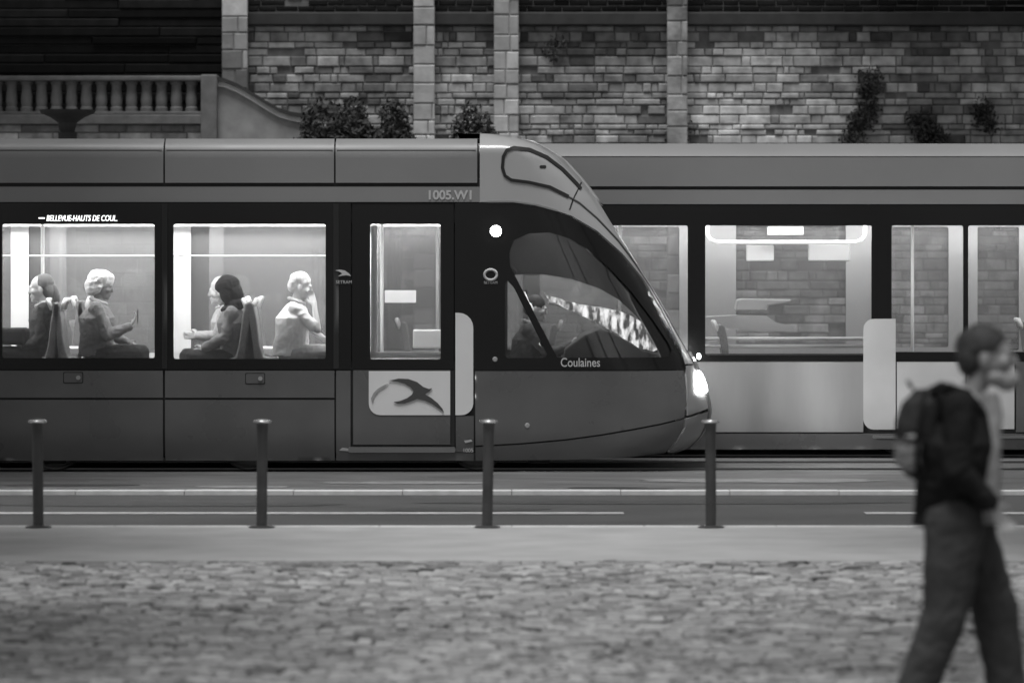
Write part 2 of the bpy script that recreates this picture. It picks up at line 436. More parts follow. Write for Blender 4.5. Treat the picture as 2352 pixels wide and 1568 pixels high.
def build_front_tram():
    root = empty('tram', (0, 0, 0), label='front grey low-floor tram with curved nose, lit headlamp and swallow emblem door', cat='tram', group='trams passing side by side')
    B = Body(root, D0, True); PT = B.patch
    XL = -900
    # roof fairings
    for a, b_ in ((XL, -10), (-6, 375), (379, 767), (771, 1096)):
        for far in (False, True):
            f = PT('roof_fairing', [(a, 318), (b_, 318), (b_, 420), (a, 420)], M['paint'], far=far, off=.0, thick=.02, step=.07)
            if not far: PT('fairing_seam', [(a+3, 344.6), (b_-3, 344.6), (b_-3, 346), (a+3, 346)], M['rubber'], f, off=.0015, thick=.003, step=.3)
        
    X = B.q(XL, 0)[0]; xr = B.q(1096, 0)[0]
    box('roof', X, xr, .13, WID-.13, 3.22, 3.3, M['paint'], root)
    # inner shell behind the gaps
    for far in (False, True):
        PT('side_shell', [(XL, 330), (1100, 330), (1100, 512), (XL, 512)], M['dark'], off=-.03, thick=.03, far=far, step=.1)
        PT('lower_shell', [(XL, 830), (1560, 830), (1555, 1000), (1400, 1040), (XL, 1052)], M['dark'], off=-.03, thick=.03, far=far, step=.1)
        PT('cant_rail', [(XL, 429), (1104, 429), (1104, 464), (XL, 464)], M['paint'], far=far, thick=.02, step=.15)
        W1 = rr(5, 515, 355, 822, 5); W2 = rr(398, 515, 748, 824, 5); W0 = rr(-388, 515, -38, 822, 5)
        WL = rr(-781, 515, -431, 822, 5)
        PT('window_band', [(XL, 466), (806, 466), (806, 848), (XL, 848)], M['black'], holes=[WL, W0, W1, W2], far=far, off=-.002, thick=.05, step=.12, smooth=False)
        if far:   # white inner lining seen through the near windows
            PT('inner_lining', [(XL, 400), (1100, 400), (1100, 850), (XL, 850)], M['inner'], holes=[WL, W0, W1, W2, rr(850, 515, 1012, 825, 5)], far=True, off=-.055, thick=.02, step=.12, smooth=False)
        for w in (W0, W1, W2, WL):
            wn = PT('window', w, M['fglass' if far else 'glass'], far=far, off=-.02, thick=.006, step=.3, smooth=False)
        # pillar strips
        if not far:
            for x0 in (-20, 372, 766):
                PT('window_pillar', [(x0, 468), (x0+12, 468), (x0+12, 846), (x0, 846)], M['rubber'], off=.006, thick=.008, step=.3)
    # lower side panels
    seg = [(XL, -22), (-17, 374), (379, 768)]
    for a, b_ in seg:
        for far in (False, True):
            PT('side_panel', [(a, 851), (b_, 851), (b_, 913), (a, 913)], M['paint_low'], far=far, thick=.025, step=.12)
            PT('skirt_panel', [(a, 918), (b_, 918), (b_, 1058), (a, 1058)], M['paint_low'], far=far, thick=.025, step=.08)
    for cx, cy in ((168, 867), (586, 869)):
        h = PT('hatch', rr(cx-23, cy-13, cx+23, cy+13, 3), M['rubber'], off=.003, thick=.004, step=.2)
        PT('hatch_plate', rr(cx-21, cy-11, cx+21, cy+11, 3), M['paint_low'], h, off=.006, thick=.006, step=.2)
        p = B.pt(*B.q(cx+12, cy))
        lathe('latch', [(.001, -.0), (.022, -.0), (.022, .012), (.014, .016), (.001, .016)], M['lightgrey'], h, axis='Y', loc=(p.x, p.y-.02, p.z), seg=16)
    # between panels and the door
    PT('door_post', [(772, 851), (805, 851), (805, 1052), (772, 1058)], M['paint_low'], thick=.025, step=.1)
    # door leaf
    dr = PT('door', [(809, 468), (1042, 468), (1042, 848), (809, 848)], M['black'], holes=[rr(850, 515, 1012, 825, 5)], off=-.012, thick=.045, step=.12, smooth=False)
    PT('door_glass', rr(850, 515, 1012, 825, 5), M['glass'], dr, off=-.03, thick=.006, step=.3, smooth=False)
    PT('door_trim', [(849, 808), (1013, 808), (1013, 822), (849, 822)], M['inner'], dr, off=-.045, thick=.02, step=.3, smooth=False)
    PT('door_trim', [(852, 517), (866, 517), (866, 808), (852, 808)], M['inner'], dr, off=-.045, thick=.02, step=.3, smooth=False)
    PT('door_skin', [(811, 850), (1034, 850), (1034, 1021), (811, 1021)], M['paint_low'], dr, off=-.008, thick=.03, step=.1)
    wp = PT('door_panel', rr(847, 852, 1034, 953, 26, (0, 0, 0, 1)), M['white'], dr, off=-.002, thick=.008, step=.1)
    bird(B, dr)
    PT('door_edge', [(1034, 850), (1044, 850), (1044, 1024), (1034, 1024)], M['rubber'], dr, off=-.015, thick=.03, step=.3)
    st = PT('door_step', rr(800, 1026, 1046, 1037, 4), M['metal'], off=.035, thick=.05, step=.2)
    PT('door_sill', [(775, 1040), (1088, 1040), (1088, 1058), (775, 1058)], M['paint_low'], off=.0, thick=.03, step=.2)
    PT('door_post', [(1047, 955), (1088, 955), (1088, 1038), (1047, 1038)], M['paint_low'], thick=.025, step=.2)
    PT('door_edge_panel', rr(1046, 718, 1087, 953, 34, (0, 1, .8, 0)), M['white'], off=.004, thick=.012, step=.08)
    # dark pillar between door and cab, with the cab glazing: one black frame with two openings
    low = [(1120, 466), (1180, 466), (1250, 478), (1310, 497), (1370, 532), (1430, 585), (1480, 645), (1520, 710), (1550, 765), (1575, 815), (1588, 850)]
    G1 = [(1172, 612), (1170, 580), (1180, 552), (1215, 536), (1263, 534), (1310, 548), (1350, 572), (1402, 617), (1452, 670), (1502, 735), (1538, 788), (1546, 806), (1540, 818), (1528, 821), (1280, 821)]
    G2 = [(1160, 650), (1166, 645), (1180, 660), (1256, 812), (1254, 820), (1244, 822), (1166, 822), (1160, 816)]
    PT('cab_frame', [(1045, 466)]+low+[(1045, 850)], M['black'], holes=[G1, G2], off=-.002, thick=.04, step=.05)
    PT('cab_glass', G1, M['dglass'], off=-.018, thick=.005, step=.06)
    PT('cab_glass', G2, M['dglass'], off=-.018, thick=.005, step=.1)
    G1f = [(1165, 636), (1200, 632), (1250, 632), (1320, 643), (1390, 665), (1440, 692), (1482, 730), (1515, 770), (1528, 800), (1520, 818), (1200, 819), (1165, 815)]
    PT('cab_frame', [(1045, 466)]+low+[(1045, 850)], M['black'], holes=[G1f], off=-.002, thick=.04, step=.05, far=True)
    PT('cab_glass', G1f, M['fglass'], off=-.018, thick=.005, step=.08, far=True)
    for xs_ in ((802, 813), (1038, 1049)):
        PT('door_light_block', [(xs_[0], 466), (xs_[1], 466), (xs_[1], 850), (xs_[0], 850)], M['rubber'], off=-.06, thick=.02, step=.4)  # strips added behind the door gaps to block interior light
    PT('door_band', [(806, 466), (1045, 466), (1045, 848), (806, 848)], M['black'], holes=[rr(850, 515, 1012, 825, 5)], off=-.002, thick=.045, step=.12, far=True, smooth=False)
    PT('window', rr(850, 515, 1012, 825, 5), M['glass'], far=True, off=-.02, thick=.006, step=.3, smooth=False)
    # edge of the silhouette at u = .96
    def edge(y0, y1, n=14, u=.955):
        out = []
        for i in range(n+1):
            py = y0+(y1-y0)*i/n; z = B.q(0, py)[1]; x = B.xf(z)-B.L(z)*(1-u); out.append((x*FPX/B.D+1176, py))
        return out
    up = [(p[0], p[1]) for p in low]
    for far in (False, True):
        cw = PT('cowl', [(1102, 306)]+edge(306, 838, 30)+[(1578, 838), (1568, 800), (1546, 755)]+[(p[0]+2, p[1]-2) for p in up[::-1] if p[1] < 750]+[(1112, 464), (1102, 464)], M['cowl'], far=far, off=.004, thick=.02, step=.028)
        if far: continue
        # black ribbons painting the shade of the cowl's recessed outline, and its seam
        ln = [(1305, 452), (1262, 430), (1215, 419), (1175, 414), (1160, 404), (1154, 385), (1156, 360), (1164, 346), (1180, 341), (1215, 345), (1255, 362), (1290, 388), (1322, 420), (1334, 434)]
        cv = [Vector(p) for p in ln]
        def ribbon(name, pts, w, m, parent, off=.013):
            L_, R_ = [], []
            for i, p in enumerate(pts):
                d = (pts[min(i+1, len(pts)-1)]-pts[max(i-1, 0)]).normalized(); n = Vector((-d.y, d.x))*w/2
                L_.append(tuple(p+n)); R_.append(tuple(p-n))
            return PT(name, L_+R_[::-1], m, parent, off=off, thick=.006, step=.05)
        ribbon('cowl_groove_shade', cv, 7.5, M['rubber'], cw)
        ribbon('cowl_groove_shade', [Vector(p) for p in ((1305, 452), (1330, 466), (1372, 502), (1420, 552), (1460, 604), (1500, 664), (1540, 730))], 2.6, M['emblem'], cw)
        ribbon('cowl_seam', [Vector(p) for p in ((1341, 408), (1330, 430), (1316, 458), (1308, 482))], 3, M['rubber'], cw, .0075)
        ribbon('cowl_edge', [Vector(p) for p in ((1122, 463), (1180, 463), (1230, 470), (1280, 484))], 4, M['metal'], cw, .01)
        PT('cowl_port', rr(1239, 380, 1254, 387, 3), M['rubber'], cw, off=.008, thick=.006, step=.1)
    # front middle: cowl cap, windscreen, nose
    def cap(name, y0, y1, n, m, off=0, u=.955, inset=0):
        V = []; F = []; K = 16
        for i in range(n+1):
            py = y0+(y1-y0)*i/n; z = B.q(0, py)[1]; p = B.prof(z); w = WID/2-p
            ya = p+w*(1-(1-u**3)**(1/3))
            for k in range(K+1):
                y = ya+(WID-2*ya)*k/K; V.append((B.front_x(y, z)+off, y, z))
        for i in range(n):
            for k in range(K): a = i*(K+1)+k; F.append((a, a+1, a+K+2, a+K+1))
        o = from_py(name, V, F, m, root, True); s = o.modifiers.new('s', 'SOLIDIFY'); s.thickness = .02; s.offset = 0
        return o
    cap('cowl_cap', 306, 470, 10, M['cowl'])
    cap('windscreen', 470, 815, 30, M['wsglass'], off=-.03, u=.95)
    cap('nose', 815, 1050, 14, M['paint_low'])
    z = B.q(0, 305)[1]
    V = [(B.q(1102, 0)[0], .2, z), (B.q(1102, 0)[0], 2.2, z)]+[(B.front_x(y, z), y, z) for y in np.linspace(2.2, .2, 16)]
    from_py('cowl_top', V, [list(range(len(V)))], M['cowl'], root)
    # lower cab body and bumper
    bump = [(1092, 1023), (1200, 1017), (1300, 1008), (1380, 997), (1450, 985), (1520, 972), (1573, 960)]
    for far in (False, True):
        PT('cab_panel', [(1091, 852), (1573, 852), (1578, 890), (1578, 925)]+bump[::-1], M['paint_low'], far=far, thick=.025, step=.06)
        PT('bumper', [(p[0], p[1]+4) for p in bump]+[(1571, 985), (1555, 1012), (1530, 1042), (1450, 1050), (1300, 1056), (1092, 1058)], M['paint_low'], far=far, thick=.025, step=.06)
        nc = PT('nose_corner', [(1579, 842)]+edge(842, 942, 10)+[(1582, 956), (1582, 890)], M['paint'], far=far, thick=.025, step=.03)
        PT('bumper_corner', [(1577, 963)]+edge(950, 1044, 10)+[(1536, 1043), (1560, 1012), (1576, 985)], M['paint'], far=far, thick=.025, step=.03)
    box('cowl_bracket', B.q(1106, 0)[0], B.q(1112, 0)[0], .1, 2.3, 2.75, 3.2, M['dark'], root)
    # headlamps: lens lies on the rounded corner
    zs = [B.q(0, y)[1] for y in (857, 906)]
    for far in (False, True):
        V = []; F = []; n = 10
        for i in range(n+1):
            z = zs[0]+(zs[1]-zs[0])*i/n; fr = abs(i/n-.5)*2
            for k in range(7):
                xa_ = B.q(1604, 0)[0]; xb_ = B.xf(z)-B.L(z)*(.006+.02*fr**3); x = xa_+(xb_-xa_)*k/6; p = B.pt(x, z, .012, far); V.append(p)
        for i in range(n):
            for k in range(6): a = i*7+k; F.append((a, a+1, a+8, a+7))
        h = from_py('headlamp', V, F, M['head'], root, True); s = h.modifiers.new('s', 'SOLIDIFY'); s.thickness = .008
    for yy in (.55, 1.85):
        z = 1.0; ld = bpy.data.lights.new('headlamp_beam', 'SPOT'); ld.energy = 45; ld.spot_size = R(110); ld.spot_blend = .8; ld.shadow_soft_size = .08; ld.color = (1, 1, 1)
        lo = bpy.data.objects.new('headlamp_beam', ld); C.objects.link(lo); lo.parent = root
        lo.location = (B.xf(.95)+.08, yy, .93); lo.rotation_euler = Vector((-1, -.15, .03)).to_track_quat('Z', 'Y').to_euler() if yy > 1 else Vector((-1, -.05, .05)).to_track_quat('Z', 'Y').to_euler()
    p = B.pt(*B.q(1602, 826), off=.02)
    lathe('top_lamp', [(.001, 0), (.022, .004), (.03, .02), (.022, .036), (.001, .04)], M['head'], root, axis='X', loc=(p.x+.02, p.y+.05, p.z), seg=14)
    # round marker lamp on the dark pillar
    p = B.pt(*B.q(1139, 531))
    lathe('marker_lamp', [(.001, -.03), (.04, -.026), (.053, -.008), (.055, .0)], M['head'], root, axis='Y', loc=(p.x, p.y, p.z), cap=False)
    lathe('marker_bezel', [(.056, -.01), (.068, -.008), (.072, .0), (.056, .0)], M['rubber'], root, axis='Y', loc=(p.x, p.y-.001, p.z), cap=False)
    # writing and marks
    yf = lambda px, py: B.pt(*B.q(px, py)).y
    x, z = B.q(1034, 449); text('fleet_number', '1005.W1', .125, (x, -.004, z), M['letter'], root, sx=1.0, bold=.004)
    x, z = B.q(188, 502); text('destination_display', 'BELLEVUE-HAUTS DE COUL.', .083, (x, -.006, z), M['led'], root, sx=.68, shear=.2, bold=0)
    x, z = B.q(96, 501); box('display_dash', x-.03, x+.03, -.006, -.003, z-.006, z+.006, M['led'], root)
    x, z = B.q(1333, 833); t = text('town_name', 'Coulaines', .125, (x, yf(1333, 833)-.005, z), M['letter'], root, sx=.80, bold=.001); t.rotation_euler = (R(90), 0, R(1))
    x, z = B.q(1127, 649); text('operator_name', 'SETRAM', .038, (x, -.004, z), M['letter'], root)
    x, z = B.q(790, 648); text('operator_name', 'SETRAM', .045, (x, -.011, z), M['letter'], root)
    o = PT('operator_logo', [(770, 621), (780, 619), (792, 621), (802, 628), (806, 634), (796, 632), (786, 633), (776, 635), (786, 628), (780, 624)], M['letter'], off=.011, thick=.005, step=.1)
    # ring mark
    x, z = B.q(1127, 631)
    bm = bmesh.new()
    tube(None, [(x+.062*cos(a), -.004, z+.052*sin(a)) for a in np.linspace(0, 2*pi, 30)], .014, None, bm=bm, seg=6); from_bm('ring_mark', bm, M['letter'], root, smooth=True)
    PT('notice_plate', [(1066, 1012), (1082, 1009), (1085, 1013), (1069, 1017)], M['letter'], off=.003, thick=.004, step=.3)
    x, z = B.q(1075, 1034); text('notice', '1005', .055, (x, -.004, z), M['letter'], root)
    PT('notice_plate', [(779, 1034), (786, 1028), (800, 1030), (802, 1036)], M['letter'], off=.003, thick=.004, step=.3)
    for cx, cy in ((1211, 977), (1137, 825)):
        p = B.pt(*B.q(cx, cy)); lathe('screw_cover', [(.001, -.006), (.02, -.006), (.026, 0)], M['lightgrey'], root, axis='Y', loc=(p.x, p.y, p.z), seg=14, cap=False)
    # ---- interior
    X0 = B.q(XL, 0)[0]; X1 = B.q(1150, 0)[0]
    box('floor', X0, X1, .06, 2.34, .32, .36, M['floor'], root)
    box('seat_podium', X0, B.q(760, 0)[0], .06, 2.34, .36, .62, M['floor'], root)
    box('ceiling', X0, X1, .08, 2.32, 2.56, 2.6, M['ceil'], root)
    for y in (.22, 1.9):
        box('light_strip', X0, B.q(1040, 0)[0], y-.06, y+.06, 2.535, 2.555, M['lamp'], root)
    tube('handrail', [(X0, .75, 2.16), (B.q(745, 0)[0], .75, 2.16)], .009, M['inner'], root)
    tube('handrail', [(X0, 1.65, 2.16), (B.q(745, 0)[0], 1.65, 2.16)], .009, M['inner'], root)
    box('air_duct', X0, X1, 2.12, 2.3, 2.468, 2.555, M['inner'], root)
    # glazed partition panels and poles by the door
    for px_ in (772, ):
        x = B.q(px_, 0)[0]; box('partition', x, x+.03, 1.3, 2.3, .6, 2.1, M['inner_g'], root)
    for px_, y in ((868, 1.3), (60, 1.5)):
        x = B.q(px_, 0)[0]; tube('pole', [(x, y, .36), (x, y, 2.56)], .018, M['inner'], root)
    # driver's cab wall with a poster and a fold-down seat back seen through the door window
    x = B.q(1130, 0)[0]; box('cab_wall', x, x+.04, .3, 2.3, .36, 2.5, M['inner_g'], root)
    f_ = B.q(905, 687); s_ = box('notice_board', f_[0]-.16, f_[0]+.17, 2.24, 2.26, f_[1]-.06, f_[1]+.07, M['inner'], root); 
    f_ = B.q(975, 787); box('notice_board', f_[0]-.16, f_[0]+.2, 1.9, 1.95, f_[1]-.1, f_[1]+.1, M['inner'], root, bevel=.02)
    # cab: desk, roof lining, seat
    xa = B.q(1150, 0)[0]
    bm = bmesh.new()
    pr = [(1290, 1.02), (1300, 1.22), (1345, 1.36), (1380, 1.42), (1410, 1.38), (1480, 1.2), (1550, 1.12), (1560, 1.02)]
    pa = [bm.verts.new((B.q(a, 0)[0], .45, z)) for a, z in pr]; pb = [bm.verts.new((B.q(a, 0)[0], 1.95, z)) for a, z in pr]
    for i in range(len(pr)): bm.faces.new((pa[i], pa[(i+1) % len(pr)], pb[(i+1) % len(pr)], pb[i]))
    bm.faces.new(pa[::-1]); bm.faces.new(pb); bmesh.ops.recalc_face_normals(bm, faces=bm.faces)
    dk = from_bm('control_desk', bm, M['cl_mid'], root, bevel=.02)
    random.seed(5)
    bm = bmesh.new()
    box('cab_fill_light', B.q(1215, 0)[0], B.q(1310, 0)[0], .4, 1.9, 2.47, 2.49, M['cab_fill'], root)  # glowing strip added to brighten the driver and the cab
    box('cab_ceiling', xa, B.q(1300, 0)[0], .1, 2.3, 2.5, 2.54, M['dark'], root)
    x = B.q(1220, 0)[0]
    s = box('driver_seat', x-.52, x-.42, .95, 1.45, .9, 1.62, M['cl_dark'], root, bevel=.04)
    # white tube added to imitate the bright reflection in the cab glass
    pts = [P(px_, py, D0+1.0) for px_, py in ((1262, 692), (1300, 702), (1350, 712), (1400, 720), (1445, 735), (1480, 756), (1505, 782))]
    tube('reflection_bar', [(p.x, 1.75, p.z) for p in pts], [.03, .035, .04, .045, .04, .035, .02], M['white'], root)
    # ---- running gear
    for x_ in (-4.6, -2.65, -.35, -6.5):
        wheelset(root, x_); 
    box('bogie', -5.2, -2.1, .3, 2.1, .16, .5, M['bogie'], root, bevel=.03)
    box('bogie', -7.4, -5.6, .3, 2.1, .14, .5, M['bogie'], root, bevel=.03)
    box('underframe', X0, B.q(1480, 0)[0], .25, 2.15, .3, .34, M['dark'], root)
    for px_ in (120, 1240):
        x = B.q(px_, 0)[0]; box('rail_brake', x-.12, x+.1, .3, .45, .07, .3, M['bogie'], root, bevel=.02)
    return root, B
T1, B1 = build_front_tram()

def build_rear_tram():
    D = 45.5
    root = empty('tram', (0, D-D0, 0), label='second grey tram running behind, its side lit by the headlamp', cat='tram', group='trams passing side by side')
    B = Body(root, D, False); PT = B.patch
    XL, XR = -800, 3100
    wins = [(1240, 1580), (860, 1200), (480, 820), (100, 440), (-280, 60), (-660, -320)]
    H = [rr(a, 518, b_, 815, 5) for a, b_ in wins]+[rr(1620, 518, 2002, 816, 5), rr(2048, 518, 2213, 808, 5), rr(2224, 518, 2390, 808, 5), rr(2450, 518, 2780, 815, 5)]
    Hf = [rr(a, 518, b_, 815, 5) for a, b_ in wins]+[rr(1717, 500, 1982, 800, 5), rr(2060, 518, 2230, 808, 5), rr(2300, 518, 2400, 815, 5), rr(2450, 518, 2780, 815, 5)]
    for far in (False, True):
        hh = Hf if far else H
        for a, b_ in ((XL, 900), (904, 2500), (2504, XR)):
            f = PT('roof_fairing', [(a, 329), (b_, 329), (b_, 428), (a, 428)], M['paint'], far=far, thick=.02, step=.09)
            if not far: PT('fairing_seam', [(a+3, 359), (b_-3, 359), (b_-3, 360.5), (a+3, 360.5)], M['rubber'], f, off=.0015, thick=.003, step=.4)
        PT('side_shell', [(XL, 340), (XR, 340), (XR, 516), (XL, 516)], M['dark'], off=-.03, thick=.03, far=far, step=.2)
        PT('lower_shell', [(XL, 812), (XR, 812), (XR, 1020), (XL, 1020)], M['dark'], off=-.03, thick=.03, far=far, step=.2)
        PT('cant_rail', [(XL, 436), (XR, 436), (XR, 469), (XL, 469)], M['paint'], far=far, thick=.02, step=.2)
        PT('window_band', [(XL, 472), (XR, 472), (XR, 828), (XL, 828)], M['black'], holes=hh, far=far, off=-.002, thick=.05, step=.14, smooth=False)
        if far: PT('inner_lining', [(XL, 410), (XR, 410), (XR, 830), (XL, 830)], M['inner_g'], holes=hh, far=True, off=-.055, thick=.02, step=.14, smooth=False)
        for h in hh: PT('window', h, M['fglass' if far else 'glass'], far=far, off=-.02, thick=.006, step=.4, smooth=False)
        for a, b_ in ((XL, 1000), (1004, 1983), (2334, XR)):
            PT('side_panel', [(a, 831), (b_, 831), (b_, 992), (a, 992)], M['paint_lit'] if a == 1004 else M['paint_low'], far=far, thick=.025, step=.12)
        PT('skirt_panel', [(XL, 996), (XR, 996), (XR, 1032), (XL, 1032)], M['paint_low'], far=far, thick=.025, step=.1)
    # double door
    for a, b_ in ((2060, 2218), (2221, 2330)):
        d = PT('door', [(a, 831), (b_, 831), (b_, 985), (a, 985)], M['white2'], off=.0, thick=.02, step=.15)
    PT('door_edge_panel', rr(1983, 732, 2057, 986, 24, (1, 0, 0, 1)), M['white2'], off=.006, thick=.014, step=.1)
    PT('door_step', rr(2005, 1000, 2400, 1005, 2), M['metal'], off=.03, thick=.05, step=.3)
    X0 = B.q(XL, 0)[0]; X1 = B.q(XR, 0)[0]
    box('roof', X0, X1, .13, WID-.13, 3.2, 3.28, M['paint'], root)
    box('floor', X0, X1, .06, 2.34, .32, .36, M['floor'], root)
    box('ceiling', X0, X1, .08, 2.32, 2.56, 2.6, M['ceil'], root)
    for y in (.35, 2.0): box('light_strip', X0, X1, y-.05, y+.05, 2.53, 2.55, M['lamp2'], root)
    for z in (1.27, 1.19): tube('rail', [(B.q(1622, 0)[0], .3, z), (B.q(2000, 0)[0], .3, z)], .018, M['inner'], root)
    # rounded light housing hanging below the ceiling in the wide window
    xa, za = B.q(1626, 522); xb, zb = B.q(2000, 556)
    pts = [(xa+.02, za+.05), (xa+.02, zb+.08), (xa+.05, zb+.03), (xa+.12, zb), (xb-.12, zb), (xb-.05, zb+.03), (xb-.02, zb+.08), (xb-.02, za+.05)]
    hs = tube('gangway_hoop', [(x, .5, z) for x, z in pts], .022, M['hoop'], root)
    for a, b_, z0, z1, y in ((1770, 1855, 519, 540, .6), (1725, 1790, 562, 600, .9), (1870, 1968, 560, 600, .9)):
        p0 = B.q(a, z1); p1 = B.q(b_, z0); box('info_screen', p0[0], p1[0], y, y+.06, p0[1], p1[1], M['inner'], root, bevel=.015)
    def mo(v): return [B.q(*p) for p in v]
    for nm, out, y in (('console', [(1705, 690), (1715, 688), (1832, 690), (1828, 696), (1775, 704), (1773, 716), (1700, 716)], .9), ('console', [(1628, 730), (1700, 726), (1770, 728), (1790, 742), (1830, 752), (1832, 764), (1760, 762), (1680, 756)], .7)):
        vv, ff = fill2d(mo(out), step=.1); n = len(vv)
        bm = bmesh.new(); vs = [bm.verts.new((v.x, y, v.y)) for v in vv]; fs = [bm.faces.new([vs[i] for i in f]) for f in ff]
        r_ = bmesh.ops.extrude_face_region(bm, geom=fs)
        bmesh.ops.translate(bm, verts=[g for g in r_['geom'] if isinstance(g, bmesh.types.BMVert)], vec=(0, .4, 0)); bmesh.ops.recalc_face_normals(bm, faces=bm.faces)
        from_bm(nm, bm, M['seat2'], root, bevel=.02)
    for i in range(-7, 9):
        if i in (3, 4): continue
        make_seat(root, i*1.15+.2, 1.75 if i % 2 else .2, 1 if i % 3 else -1, z=.75)
    for px_ in (1000, 1430, 2120): x = B.q(px_, 0)[0]; tube('pole', [(x, 1.2, .36), (x, 1.2, 2.56)], .018, M['inner'], root)
    for x_ in (-5, -3, 4.2, 6.1): wheelset(root, x_)
    box('bogie', -6, -2, .3, 2.1, .16, .5, M['bogie'], root, bevel=.03); box('bogie', 3.2, 7, .3, 2.1, .16, .5, M['bogie'], root, bevel=.03)
    box('underframe', X0, X1, .25, 2.15, .3, .34, M['dark'], root)
    return root, B
M['paint_lit'] = mat('tram_paint_headlit', .28, .35, .5, nscale=.9, namt=.3, stretch=(1.6, 1, .35))  # lower paint paled with the headlamp's light for the middle side panel
T2, B2 = build_rear_tram()

# seats of the front tram (two back to back in each bay)
for px_, f, y in ((132, -1, .12), (205, 1, .12), (572, -1, .12), (655, 1, .12), (150, -1, 1.75), (222, 1, 1.75), (560, -1, 1.75), (640, 1, 1.75)):
    make_seat(T1, P(px_, 0).x+(.27 if f < 0 else .1)*(-f if f > 0 else -1)+.0, y, f, z=1.02)
for px_ in (165, 605):
    p = P(px_, 805); box('table_ledge', p.x-.22, p.x+.22, .7, 1.6, p.z-.05, p.z+.01, M['inner'], T1, bevel=.01)

# ------------------------------------------------------------------ background wall, terrace, planting
def stones(name, x0, x1, z0, z1, y, m, parent=None, row=(.06, .17), wid=(.07, .45), dep=.045, tone=.28, hole=.03, label=None):
    V = []; F = []; T = []
    z = z0
    while z < z1:
        h = random.uniform(*row); x = x0+random.uniform(-.1, 0)
        while x < x1:
            w = random.uniform(*wid); xe = min(x+w, x1); xs = max(x, x0)
            if xe-xs > .03:
                g = .005; d = dep*random.uniform(.4, 1.1)
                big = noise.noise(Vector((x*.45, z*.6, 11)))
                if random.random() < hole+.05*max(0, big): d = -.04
                b0 = len(V); e = .014
                zz0, zz1 = z+g+random.uniform(0, .01), min(z+h-g, z1)
                for yy, s in ((y+.01, 0), (y-d+.012, 0), (y-d, e)):
                    V += [(xs+g+s, yy, zz0+s), (xe-g-s, yy, zz0+s), (xe-g-s, yy, zz1-s), (xs+g+s, yy, zz1-s)]
                for k in (0, 4):
                    for i in range(4): F.append((b0+k+i, b0+k+(i+1) % 4, b0+k+4+(i+1) % 4, b0+k+4+i))
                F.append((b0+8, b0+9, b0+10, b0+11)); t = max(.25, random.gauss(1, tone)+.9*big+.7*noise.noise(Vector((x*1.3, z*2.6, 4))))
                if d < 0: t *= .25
                T += [t]*9
            x += w
        z += h
    me = bpy.data.meshes.new(name); me.from_pydata(V, [], F); me.update()
    at = me.attributes.new('tone', 'FLOAT', 'FACE'); at.data.foreach_set('value', T)
    o = link(name, me, m, parent); return o
DW = 60.0; YW = DW-D0
def wx(px, D=DW): return (px-1176)*D/FPX
def wz(py, D=DW): return EYE-(py-585)*D/FPX
random.seed(11)
wall = empty('stone_wall', (0, 0, 0), label='old rubble stone wall with pale ashlar piers rising behind both trams', cat='wall')
XA, XB = wx(520), wx(3000)
box('wall_core', XA, XB, YW, YW+1.2, -.05, 9, M['mortar'], wall)
stones('masonry', XA, XB, 0, wz(60), YW, M['stone'], wall)
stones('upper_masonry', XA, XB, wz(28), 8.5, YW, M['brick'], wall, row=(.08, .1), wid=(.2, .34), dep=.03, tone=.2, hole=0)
box('string_course', XA, XB, YW-.16, YW, wz(60), wz(30), M['darkstone'], wall, bevel=.02)
for a, b_ in ((512, 572), (950, 1000), (1134, 1192), (1530, 1578)):
    st = empty('pier', (0, 0, 0)); 
    bpy.data.objects.remove(st)
    xa, xb = wx(a), wx(b_)
    pier = box('pier', xa+.01, xb-.01, YW-.26, YW+.02, 0, 8.4, M['ashlar_plain'], wall)
    stones('pier_blocks', xa, xb, 0, 8.4, YW-.26, M['ashlar'] if a != 1530 else M['stone'], pier, row=(.2, .3), wid=(.2, .45), dep=.03, tone=.08, hole=0)
# recess at the left, its deep shade put into a near-black brick colour
rec = empty('shaded_wall', (0, 0, 0), label='recessed wall with thin horizontal lines above the balustrade, deep shade put into its colour', cat='wall')
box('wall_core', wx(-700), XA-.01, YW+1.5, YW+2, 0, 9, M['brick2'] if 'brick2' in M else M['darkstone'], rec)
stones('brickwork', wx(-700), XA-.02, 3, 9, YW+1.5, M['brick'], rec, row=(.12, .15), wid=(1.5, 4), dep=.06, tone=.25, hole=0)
# terrace with balustrade
DT = 58.0; YT = DT-D0
ter = empty('terrace_wall', (0, 0, 0), label='low terrace wall below the balustrade at upper left', cat='wall')
box('wall_body', wx(-700, DT), wx(480, DT), YT, YT+3.5, 0, wz(286, DT), M['coping'], ter)
stones('masonry', wx(-700, DT), wx(480, DT), 0, wz(286, DT), YT, M['stone'], ter, tone=.12, hole=0, row=(.16, .22), wid=(.3, .6), dep=.03)
box('coping', wx(-700, DT), wx(485, DT), YT-.08, YT+.35, wz(286, DT), wz(264, DT), M['coping'], ter, bevel=.015)
bal = empty('balustrade', (0, 0, 0), label='stone balustrade with upright posts on the terrace at upper left', cat='balustrade')
box('top_rail', wx(-700, DT), wx(486, DT), YT, YT+.28, wz(186, DT), wz(174, DT), M['coping'], bal, bevel=.02)
box('bottom_rail', wx(-700, DT), wx(486, DT), YT+.02, YT+.26, wz(263.5, DT), wz(256, DT), M['coping'], bal, bevel=.01)
i = 0
for k in range(-16, 13):
    x = wx(24+k*34.5, DT); h0, h1 = wz(256, DT), wz(186, DT); hh = h1-h0
    lathe('baluster', [(.085, 0), (.085, .05), (.07, .07), (.08, hh*.3), (.08, hh*.45), (.066, hh*.75), (.07, hh*.88), (.088, hh*.92), (.088, hh)], M['coping'], bal, loc=(x, YT+.14, h0), seg=14)
